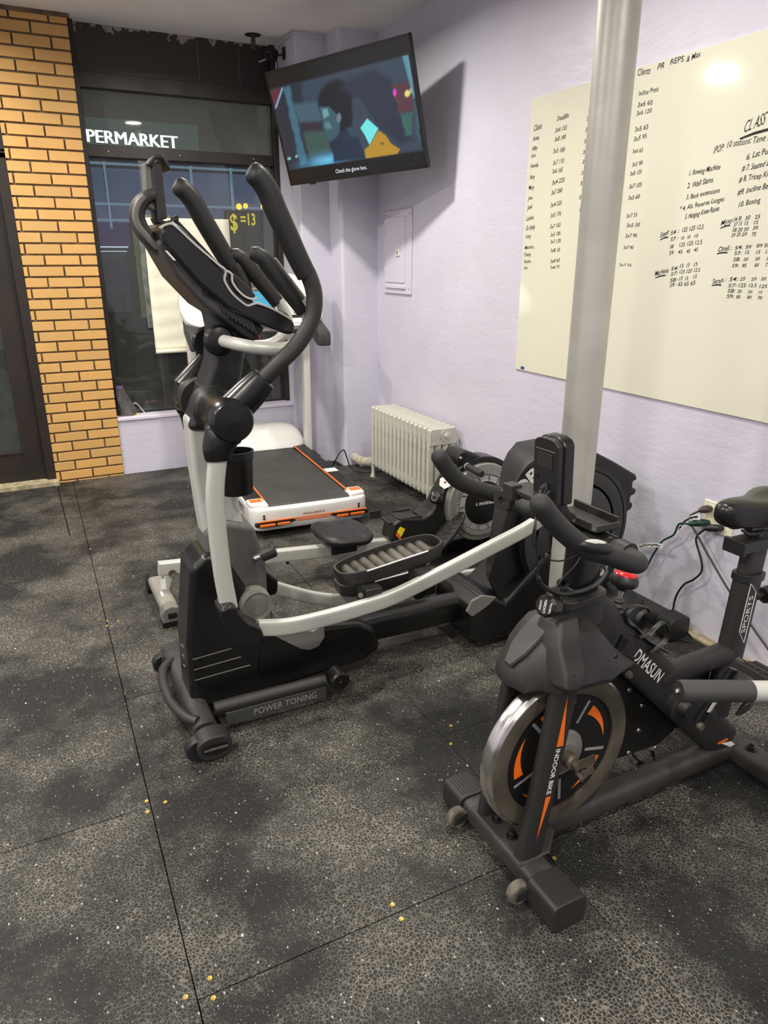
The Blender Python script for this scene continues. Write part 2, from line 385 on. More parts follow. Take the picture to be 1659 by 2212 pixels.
# ================================================================= ROOM
WX = 2.40; CZ = 2.87
def struct(name, mb, m, bevel=0.0, **k): return obj(name, mb, m, kind='structure', bevel=bevel, **k)
struct('floor', B().box((-3.6, -3.4, -0.06), (2.5, 5.5, -0.012)), M['sub'])
struct('ceiling', B().box((-3.6, -3.4, CZ), (2.5, 5.9, CZ + .1)), M['ceil'])
struct('wall_right', B().box((WX, -3.4, -0.05), (WX + .12, 5.9, CZ)), M['wall'])
struct('wall_left', B().box((-3.6, -3.4, -0.05), (-3.5, 5.7, CZ)), M['wall'])
struct('wall_back', B().box((-3.5, -3.5, -0.05), (2.4, -3.4, CZ)), M['wall'])
def rcorner(x0, y0, x1, y1, r):          # column plan: front corners rounded
    pts = [(x1, y0), (x1, y1), (x0, y1)]
    for k in range(7):
        a = PI + PI / 2 * k / 6; pts.append((x0 + r + r * math.cos(a), y0 + r + r * math.sin(a)))
    return pts
struct('wall_column', B().prism(rcorner(1.905, 5.05, 2.14, 5.9, .012), 'z', -.05, CZ), M['wall'])
struct('wall_pilaster', B().prism(rcorner(2.122, 4.85, 2.41, 5.9, .022), 'z', -.05, CZ), M['wall'])
struct('wall_front_low', B().box((.575, 5.365, -.05), (1.91, 5.60, .395)), M['wall'], bevel=.004)
struct('trim_sill', B().box((.577, 5.350, .392), (1.906, 5.50, .418)), M['sill'], bevel=.006)
struct('wall_front_left', B().box((-3.5, 5.36, -.05), (-1.05, 5.6, CZ)), M['wall'])
# brick pier
pier = B(); pier.box((.135, 5.362, -.05), (.572, 5.62, CZ))
pier.mi = 1
row = 0; zt = CZ
zb = 2.816; k = 0
while zb > -0.068:
    z1 = min(zb + .0575, CZ); z0 = max(zb, -.01)
    x = .575; first = (k % 2 == 0); n = 0
    while x > .125:
        w = .098 if (first and n == 0) else .2035
        x0 = max(x - w, .125); jx = random.uniform(-.0012, .0012)
        pier.mi = 1 if random.random() < .68 else 2
        if x - x0 > .012: pier.box((x0, 5.350 + random.uniform(-.0015, .002), z0 + random.uniform(0, .0015)), (x + (jx if n else 0), 5.40, z1))
        x = x0 - .0105; n += 1
    zb -= .0683; k += 1
struct('wall_brick_pier', pier, [M['mortar'], M['brick'], M['brick2']], bevel=.0025)
struct('ceiling_lip', B().box((.12, 5.335, 2.848), (.59, 5.36, 2.872)), M['mortar'], bevel=.004)
# shop window
wf = B()
wf.box((.575, 5.44, .40), (.615, 5.56, CZ)); wf.box((1.868, 5.44, .40), (1.906, 5.56, CZ))
wf.box((.61, 5.462, 2.115), (1.87, 5.53, 2.185)); wf.box((.61, 5.455, 2.51), (1.87, 5.53, 2.60))
wf.box((.61, 5.47, .40), (1.87, 5.53, .425))
wf.box((.545, 5.40, 0), (.578, 5.46, CZ))
win = struct('window_1', wf, M['frame'], bevel=.004)
obj('header_panel', B().box((.61, 5.485, 2.595), (1.87, 5.53, CZ)), M['peel'], win, bevel=.003)
for x in (1.38, 1.66): obj('panel_joint', B().box((x, 5.4835, 2.60), (x + .0025, 5.486, CZ - .02)), M['greyp'], win)
obj('pane', B().box((.613, 5.496, .423), (1.870, 5.502, 2.117)), M['glass'], win)
obj('transom_pane', B().box((.613, 5.494, 2.183), (1.870, 5.500, 2.512)), M['glass2'], win)
for x, z in ((.74, 2.15), (1.72, 2.155), (1.20, 2.15), (.80, 2.55), (1.55, 2.55)):
    obj('screw', B().lathe([(0, 0), (.004, 0), (.004, .003), (0, .004)], (x, 5.461, z), (0, -1, 0), 10), M['silver'], win)
# street door
dr = B()
dr.box((.066, 5.36, 0), (.132, 5.50, 2.10)); dr.box((.10, 5.36, 2.10), (.132, 5.50, CZ))
dr.box((-1.06, 5.36, 2.065), (.132, 5.50, 2.12)); dr.box((-1.06, 5.36, 2.66), (.132, 5.50, CZ)); dr.box((-1.06, 5.36, 0), (-1.0, 5.50, CZ))
door = struct('door_1', dr, M['frame'], bevel=.004)
lf = B(); lf.box((-.062, 5.40, .02), (.060, 5.45, 2.06)); lf.box((-1.0, 5.40, .02), (-.88, 5.45, 2.06)); lf.box((-.88, 5.40, .02), (-.06, 5.45, .225)); lf.box((-.88, 5.40, 1.94), (-.06, 5.45, 2.06))
obj('door_leaf', lf, M['frame'], door, bevel=.004)
obj('glass_bead', B().box((-.90, 5.394, .222), (-.056, 5.404, .240)), M['frame'], door, bevel=.002)
obj('hinge_strip', B().box((.056, 5.392, .02), (.068, 5.41, 2.06)), M['void'], door)
obj('door_glass', B().box((-.885, 5.42, .222), (-.058, 5.426, 1.945)), M['glass'], door)
obj('transom_glass', B().box((-1.0, 5.42, 2.115), (.102, 5.426, 2.665)), M['glass2'], door)
th = B(); n = 24
pts = [(-1.06 + 1.20 * i / n, 5.290 + random.uniform(-.008, .008)) for i in range(n + 1)]
th.prism(pts + [(.135, 5.42), (-1.06, 5.42)], 'z', -.012, .028)
struct('trim_threshold', th, M['thresh'], bevel=.004)
# ragged pale edge of the slab beside the right wall
rg = B(); n = 60
pts = [(2.352 + random.uniform(-.012, .016), -1 + 5.6 * i / n) for i in range(n + 1)]
rg.prism([(2.41, -1)] + [(2.41, 4.6)] + pts[::-1], 'z', -.012, .004); struct('trim_floor_edge', rg, M['thresh'])

# ---------------------------------------------------------------- floor mats
def seam(y): return .115 + .0205 * y
def mat_tile(x0, x1, y0, y1, label, g=.0014):
    b = B(); n = 8
    L_ = [(x0(y0 + (y1 - y0) * i / n) + g, y0 + g + (y1 - y0 - 2 * g) * i / n) for i in range(n + 1)]
    R_ = [(x1(y0 + (y1 - y0) * i / n) - g, y0 + g + (y1 - y0 - 2 * g) * i / n) for i in range(n + 1)]
    L_ = [(x, y + random.uniform(-.0006, .0006)) for x, y in L_]
    b.prism(L_ + R_[::-1], 'z', -.012, 0)
    obj('rubber_floor_mat', b, M['rubber'], bevel=.0012, label=label, cat='floor mat', group='speckled black rubber floor mats')
s0 = lambda o: (lambda y: seam(y) + o)
wl = lambda y: 2.345
colA = [(.58, 1.80), (1.80, 3.02), (3.02, 4.22), (4.22, 5.285)]
nmA = ['speckled black rubber mat in the bottom left corner of the photo', 'speckled black rubber mat at the left edge, left of the elliptical front foot', 'speckled black rubber mat at the left edge, one before the doorway mat', 'speckled black rubber mat right in front of the brown street door']
for (a, b_), l in zip(colA, nmA):
    if a > 4: mat_tile(s0(-.92), lambda y: .118, a, b_, l)
    else: mat_tile(s0(-.92), s0(0), a, b_, l)
mat_tile(lambda y: .121, s0(0), 4.22, 5.345, 'narrow strip of rubber mat below the brick pier')
mat_tile(s0(0), s0(.925), -.06, 1.16, 'speckled black rubber mat along the bottom edge of the photo, nearest the camera')
mat_tile(s0(0), s0(.925), 1.16, 2.39, 'speckled black rubber mat between the elliptical foot and the spin bike front bar', .0010)
mat_tile(s0(0), s0(.925), 2.39, 3.62, 'speckled black rubber mat under the silver rear foot of the rowing machine')
mat_tile(s0(0), s0(.925), 3.62, 4.84, 'speckled black rubber mat under the left rear corner of the treadmill')
mat_tile(s0(0), s0(.925), 4.84, 5.362, 'cut rubber mat strip along the low lavender wall under the window')
mat_tile(s0(.925), s0(1.85), .48, 1.70, 'speckled black rubber mat under the spin bike flywheel', .0005)
mat_tile(s0(.925), s0(1.85), 1.70, 2.92, 'speckled black rubber mat under the pedals of the elliptical', .0005)
mat_tile(s0(.925), s0(1.85), 2.92, 4.14, 'speckled black rubber mat between the treadmill end and the rower seat')
mat_tile(s0(.925), s0(1.85), 4.14, 5.045, 'speckled black rubber mat under the right front of the treadmill')
mat_tile(s0(1.85), wl, .16, 1.38, 'rubber mat in the lower right corner, under the rear foot of the spin bike', .0005)
mat_tile(s0(1.85), wl, 1.38, 2.60, 'rubber mat by the wall outlet, under the rear foot of the elliptical', .0005)
mat_tile(s0(1.85), wl, 2.60, 3.82, 'rubber mat under the silver flywheel of the rowing machine')
mat_tile(s0(1.85), wl, 3.82, 4.845, 'rubber mat under the silver radiator')
mat_tile(s0(-1.84), s0(-.92), .58, 5.28, 'rubber mat runner beyond the left edge of the photo')
for grp, lab, pts in (
    ('screws by the front left mat corner', 'brass screw head by the mat corner nearest the bottom edge of the photo', [(0.174,1.197,0),(0.117,1.178,0),(0.17,1.149,-0)]),
    ('screws by the middle left mat corner', 'brass screw head by the mat corner left of the elliptical front foot', [(0.144,1.825,0),(0.139,1.779,0),(0.192,1.796,0)]),
    ('screws on the centre front seam', 'brass screw head on the seam left of the spin bike near end cap', [(0.622,1.185,0),(0.622,1.139,0)]),
    ('screws between the machines', 'brass screw head on the mat between elliptical and spin bike fender', [(1.128,1.729,0),(1.077,1.647,-0)]),
    ('screws behind the bike front foot', 'brass screw head just behind the spin bike fork foot', [(1.069,1.162,0),(1.071,1.12,0)]),
    ('screws at the far left seam', 'brass screw head on the long seam left of the rower rear foot', [(0.182,3.044,0),(0.224,3.017,0),(0.174,2.996,0)]),
    ('screws far up the seam', 'small brass screw head on the long seam nearest the brick pier', [(0.202,3.95,0),(0.226,3.655,0)])):
    for p in pts:
        obj('screw_head', B().lathe([(.0022, .0005), (.002, .0018), (.0052, .0022), (.006, .0012), (.006, 0)], (p[0], p[1], 0), 'z', 14), M['brass'], label=lab, cat='screw', group=grp)

# ================================================================= STREET OUTSIDE (night)
obj('street_ground', B().box((-8, 5.62, -.3), (14, 16, -.14)), M['asph'], kind='structure')
sf = thing('supermarket_front', 'dark supermarket facade across the street with a glowing sign', 'building', (2, 12.1, -.14))
obj('facade_wall', B().box((-6, 12.15, -.14), (12, 12.6, 5.0)), M['facade'], sf)
obj('sign_board', B().box((.55, 12.06, 2.93), (2.95, 12.14, 3.36)), emat('sign_board_glow', (74, 104, 112), .42), sf)  # board emission stands in for letter glow and bluish haze
obj('sign_letters', B().thick('SUPERMARKET', (1.085, 12.05, 3.045), (1, 0, -.01), (0, 0, 1), .165, 1.55, .008), emat('sign_letter_glow', (235, 246, 255), 3.2), sf)
wg = emat('shop_window_glow', (84, 98, 134), .55); wf2 = mat('shop_frame_glow', (120, 140, 160), .4, emit=(120, 150, 175), es=.6)  # frame emission stands in for bluish light falling on the awning frame
for i in range(6):
    x0 = .35 + i * .62
    obj('shop_window', B().box((x0, 12.09, 1.98), (x0 + .56, 12.13, 2.72)), wg, sf)
fr = B()
for i in range(7): fr.box((.30 + i * .62, 12.03, 1.90), (.33 + i * .62, 12.08, 2.80))
for z in (2.0, 2.22, 2.76): fr.box((.3, 12.03, z), (4.1, 12.07, z + .03))
obj('awning_frame', fr, wf2, sf)
obj('awning', B().box((-.5, 11.6, 2.80), (4.3, 12.1, 2.86)), M['facade'], sf)
pm = mat('poster_purple_glow', (64, 56, 120), .5, var=1, vscale=5, var_col=(110, 50, 70), emit=(70, 56, 130), es=.22)  # poster sheets glow by emission in place of light falling on them
pn = mat('poster_dark_glow', (66, 70, 84), .5, var=1, vscale=5, var_col=(40, 44, 50), emit=(60, 64, 80), es=.26)
pg = mat('poster_green_glow', (120, 122, 70), .5, var=1, vscale=4, var_col=(80, 96, 50), emit=(116, 116, 66), es=.34)
t = thing('shop_poster', 'purple sports poster seen through the window beside the brick pier', 'poster', (1.514, 12.1, 1.6))
obj('sheet', B().box((1.222, 12.11, 1.659), (1.806, 12.15, 2.376)), pm, t); obj('light_strip', B().box((1.235, 12.08, 1.633), (1.766, 12.11, 1.649)), emat('strip_light', (200, 210, 230), 1.2), t)
t = thing('shop_poster', 'tall dark framed poster seen through the lower left window', 'poster', (1.5, 12.1, .7))
obj('sheet', B().box((1.275, 12.11, 0.703), (1.726, 12.15, 1.54)), pn, t)
obj('light_strip', B().box((1.248, 12.08, 1.573), (1.739, 12.11, 1.586)), emat('strip_light2', (200, 210, 230), .9), t)
t = thing('shop_poster', 'tall green food poster seen through the window beside the white paper', 'poster', (2.257, 12.1, .6))
obj('sheet', B().box((1.859, 12.11, 0.597), (2.656, 12.15, 2.19)), pg, t)
obj('lettering', B().text('FOOD', (1.939, 12.105, 1.659), (1, 0, 0), (0, 0, 1), .2, .66, bold=.02), mat('poster_letters', (30, 34, 60), .6), t)
t = thing('street_sign_display', 'lit yellow digit display seen through the window right of the paper', 'sign', (2.7, 9, 0))
obj('housing', B().box((2.45, 9.0, 1.74), (2.92, 9.06, 2.02)), M['facade'], t)
ye = emat('yellow_digits', (225, 200, 60), .9)
obj('digits', B().text('$', (2.50, 8.99, 1.80), (1, 0, 0), (0, 0, 1), .18, .09, bold=.02).text('=13', (2.63, 8.99, 1.86), (1, 0, 0), (0, 0, 1), .13, .18, bold=.02), ye, t)
obj('amber_light', B().lathe([(0, 0), (.035, 0)], (2.62, 8.99, 2.06), (0, -1, 0), 12).lathe([(0, 0), (.03, 0)], (2.70, 8.99, 2.07), (0, -1, 0), 12), emat('amber', (250, 170, 40), 2.5), t)
obj('amber_light', B().lathe([(0, 0), (.045, 0)], (2.93, 8.99, 2.07), (0, -1, 0), 14), emat('amber2', (250, 180, 40), 2.5), t)
obj('post', B().box((2.66, 9.02, -.14), (2.72, 9.07, 1.76)), M['facade'], t)
# railing and snow by the window
rl = thing('garden_railing', 'low black arched railing outside the shop window', 'railing', (1.4, 6.35, -.14))
r = B(); r.tube([(.4, 6.35, .42), (2.6, 6.35, .42)], .010, 8); r.tube([(.4, 6.35, .08), (2.6, 6.35, .08)], .010, 8)
obj('rail', r, M['blkm'], rl)
for i in range(10):
    x = .5 + i * .22
    obj('arch', B().tube([(x + .09 * math.cos(a), 6.35, .22 + .13 * math.sin(a)) for a in [PI * k / 10 for k in range(11)]], .007, 8).tube([(x - .11, 6.35, -.14), (x - .11, 6.35, .42)], .008, 8), M['blkm'], rl)
for i, (x, y, sx, sz, lb) in enumerate([(.75, 7.3, .42, .42, 'rounded grey snow heap behind the railing on the left'), (1.75, 7.3, .44, .50, 'larger grey snow heap behind the railing in the middle'), (2.75, 7.3, .42, .40, 'grey snow heap behind the railing on the right'), (-.35, 7.3, .50, .75, 'grey snow heap seen through the door glass')]):
    b = B(); b.ball((x, y, -.10), 1, 24, 14, (sx, .4, sz)); b.v = [(a + .05 * math.sin(c * 17 + a * 9), d, c + .05 * math.sin(a * 13 + d * 7)) for a, d, c in b.v]
    obj('snow_heap', b, M['snow'], label=lb, cat='snow heap', group='snow heaps outside the window')
tr = thing('bare_tree', 'thin bare sapling standing outside the window', 'tree', (1.0, 6.75, -.14))
obj('trunk', B().tube(cr([(1.0, 6.75, -.14), (1.02, 6.75, .5), (.97, 6.76, 1.0), (1.03, 6.75, 1.5)]), .012, 8), M['blkm'], tr)
for a in ([(1.01, 6.75, .5), (.93, 6.7, .75), (.90, 6.7, 1.0)], [(1.0, 6.75, .6), (1.10, 6.8, .9), (1.12, 6.8, 1.15)], [(.98, 6.75, .9), (.90, 6.8, 1.1), (.96, 6.8, 1.25)]):
    obj('branch', B().tube(cr(a), .006, 6), M['blkm'], tr)
sl = thing('street_lamp', 'street lamp post standing at the kerb outside', 'street lamp', (3.6, 8.2, -.14))
obj('lamp_post', B().cyl((3.6, 8.2, -.14), (3.6, 8.2, 4.2), .05), M['blkm'], sl); obj('lamp_head', B().ball((3.6, 8.2, 4.3), .14), M['lampE'], sl)
ld = bpy.data.lights.new('street_light', 'POINT'); ld.energy = 60; ld.shadow_soft_size = .15; ld.color = (1, .93, .8)
lo = link(bpy.data.objects.new('street_light', ld)); lo.parent = sl; lo.location = (0, 0, 4.2)

# ---------------------------------------------------------------- things at the window
pp = B(); n = 26; rows = []
xl = lambda t: .915; xr = lambda t: 1.545 - .0 * t
vs = []; fs = []
H_ = 30
for j in range(H_ + 1):
    z = 1.755 - (1.755 - .86) * j / H_
    for i in range(13):
        x = .912 + (1.515 - .912) * i / 12
        vs.append((x, 5.478 - .004 * math.sin(j * 1.7 + i * .35) * (0.3 + j / H_) - .004 * math.sin(i * .9 + j * .2), z))
for j in range(H_):
    for i in range(12): a = j * 13 + i; fs.append((a, a + 1, a + 14, a + 13))
pp.add(vs, fs)
t = thing('window_paper', 'large cream paper sheet taped over the middle of the shop window', 'paper', (1.21, 5.47, .83))
o = obj('sheet', pp, M['paper'], t); so = o.modifiers.new('thick', 'SOLIDIFY'); so.thickness = .001
obj('rolled_edge', B().tube([(.91, 5.462, .852), (1.52, 5.462, .852)], .014, 14), M['paper'], t)
obj('tape_strip', B().box((.876, 5.488, 1.02), (.913, 5.4925, 1.74)), M['tape'], t); obj('tape_strip', B().box((.90, 5.480, 1.745), (1.10, 5.4835, 1.775)), M['tape'], t)
bg = B(); vs = []; n = 20; m_ = 14
for j in range(m_ + 1):
    u = j / m_; z = .419 + .20 * u; rx = .055 * (1 - u * .75) + .012; ry = .032 * (1 - u * .8) + .004
    for k in range(n):
        a = 2 * PI * k / n; q = 1 + .14 * math.sin(3 * a + 5 * u) + .08 * math.sin(7 * a + 11 * u)
        vs.append((.662 - .035 * u + rx * q * math.cos(a), 5.425 + ry * q * math.sin(a), z))
bg.loft([vs[j * n:(j + 1) * n] for j in range(m_ + 1)])
t = thing('plastic_bag', 'crumpled purple-topped plastic bag standing on the window sill', 'bag', (.65, 5.425, .418))
obj('bag_body', bg, M['bag'], t)
obj('zip_strip', B().box((.603, 5.418, .612), (.648, 5.428, .634)), mat('purple_zip', (120, 96, 150), .4), t)
obj('white_cable_hook', B().tube(cr([(.70, 5.44, .46), (.715, 5.45, .495), (.735, 5.45, .49), (.78, 5.44, .424)]), .003, 8), M['whitem'], label='thin bent white wire lying on the sill beside the plastic bag', cat='wire')
obj('yellow_scrap', B().box((.70, 5.42, .418), (.735, 5.435, .428)), M['yel'], bevel=.002, label='tiny yellow scrap on the sill beside the plastic bag', cat='scrap')
# ceiling pipe stub, camera, conduit
t = thing('ceiling_pipe', 'short dark pipe stub hanging from the ceiling before the header', 'pipe', (1.70, 5.27, 2.79))
obj('stub', B().cyl((1.70, 5.27, 2.785), (1.70, 5.27, 2.872), .015), M['char'], t)
obj('chipped_collar', B().lathe([(.015, -.004), (.045, -.003), (.055, 0)], (1.70, 5.27, 2.868), 'z', 14), M['peel'], t)
t = thing('security_camera', 'small black security camera mounted high beside the window', 'camera', (1.86, 5.30, 2.74))
obj('camera_body', B().box((1.785, 5.235, 2.735), (1.855, 5.300, 2.805), Matrix.Rotation(.5, 3, 'Z') @ Matrix.Rotation(.35, 3, 'Y')), M['blk'], t, bevel=.008)
obj('lens', B().lathe([(.006, 0), (.018, 0), (.018, .012), (.022, .012), (.022, -.004)], (1.797, 5.238, 2.762), (-.55, -.75, -.3), 20), M['blks'], t)
obj('mount', B().box((1.892, 5.22, 2.745), (1.904, 5.26, 2.815)).cyl((1.85, 5.25, 2.765), (1.895, 5.24, 2.77), .007), M['blk'], t, bevel=.003)
obj('cable', B().tube(cr([(1.845, 5.25, 2.74), (1.852, 5.24, 2.70), (1.85, 5.235, 2.66), (1.885, 5.225, 2.61)]), .0035, 8), M['cordb'], t)
obj('wall_conduit', B().tube(cr([(2.12, 5.043, 2.842), (2.00, 5.043, 2.850), (1.91, 5.043, 2.856), (1.898, 5.06, 2.856), (1.897, 5.30, 2.850), (1.87, 5.45, 2.80), (1.80, 5.475, 2.765)], 5), .006, 8), M['wall'], label='painted cable running along the top of the lavender column', cat='cable')
# ---------------------------------------------------------------- right wall: panel, whiteboard, outlet
X = WX
t = thing('breaker_panel', 'lavender painted breaker panel door on the right wall', 'panel', (X, 4.53, 1.26))
obj('panel_frame', B().box((X - .014, 4.338, 1.262), (X + .002, 4.728, 1.795)), M['panelp'], t, bevel=.006)
d = obj('panel_door', B().box((X - .022, 4.415, 1.335), (X - .012, 4.690, 1.750)), M['panelp'], t, bevel=.004)
obj('latch', B().box((X - .032, 4.475, 1.505), (X - .020, 4.520, 1.550)), M['white'], d, bevel=.003); obj('latch_slot', B().box((X - .0335, 4.487, 1.515), (X - .031, 4.500, 1.540)), M['greyp'], d)
for z in (1.42, 1.66): obj('hinge', B().cyl((X - .022, 4.695, z - .012), (X - .022, 4.695, z + .012), .005, seg=10), M['panelp'], t)
obj('panel_lip', B().box((X - .026, 4.40, 1.298), (X - .012, 4.690, 1.318)), M['panelp'], t, bevel=.003)
for y, z in ((4.36, 1.30), (4.70, 1.30), (4.36, 1.765), (4.70, 1.765)): obj('screw', B().lathe([(0, 0), (.004, 0), (.003, .003)], (X - .014, y, z), (-1, 0, 0), 10), M['greyp'], t)
t = thing('whiteboard', 'wide glossy whiteboard sheet covered in handwritten workout notes', 'whiteboard', (X, 2.2, .93))
obj('sheet', B().prism([(3.166, .932), (3.166, 2.214), (1.3, 2.214), (.55, 2.214), (.55, .932)], 'x', X - .008, X - .0003), M['board'], t, bevel=.001)
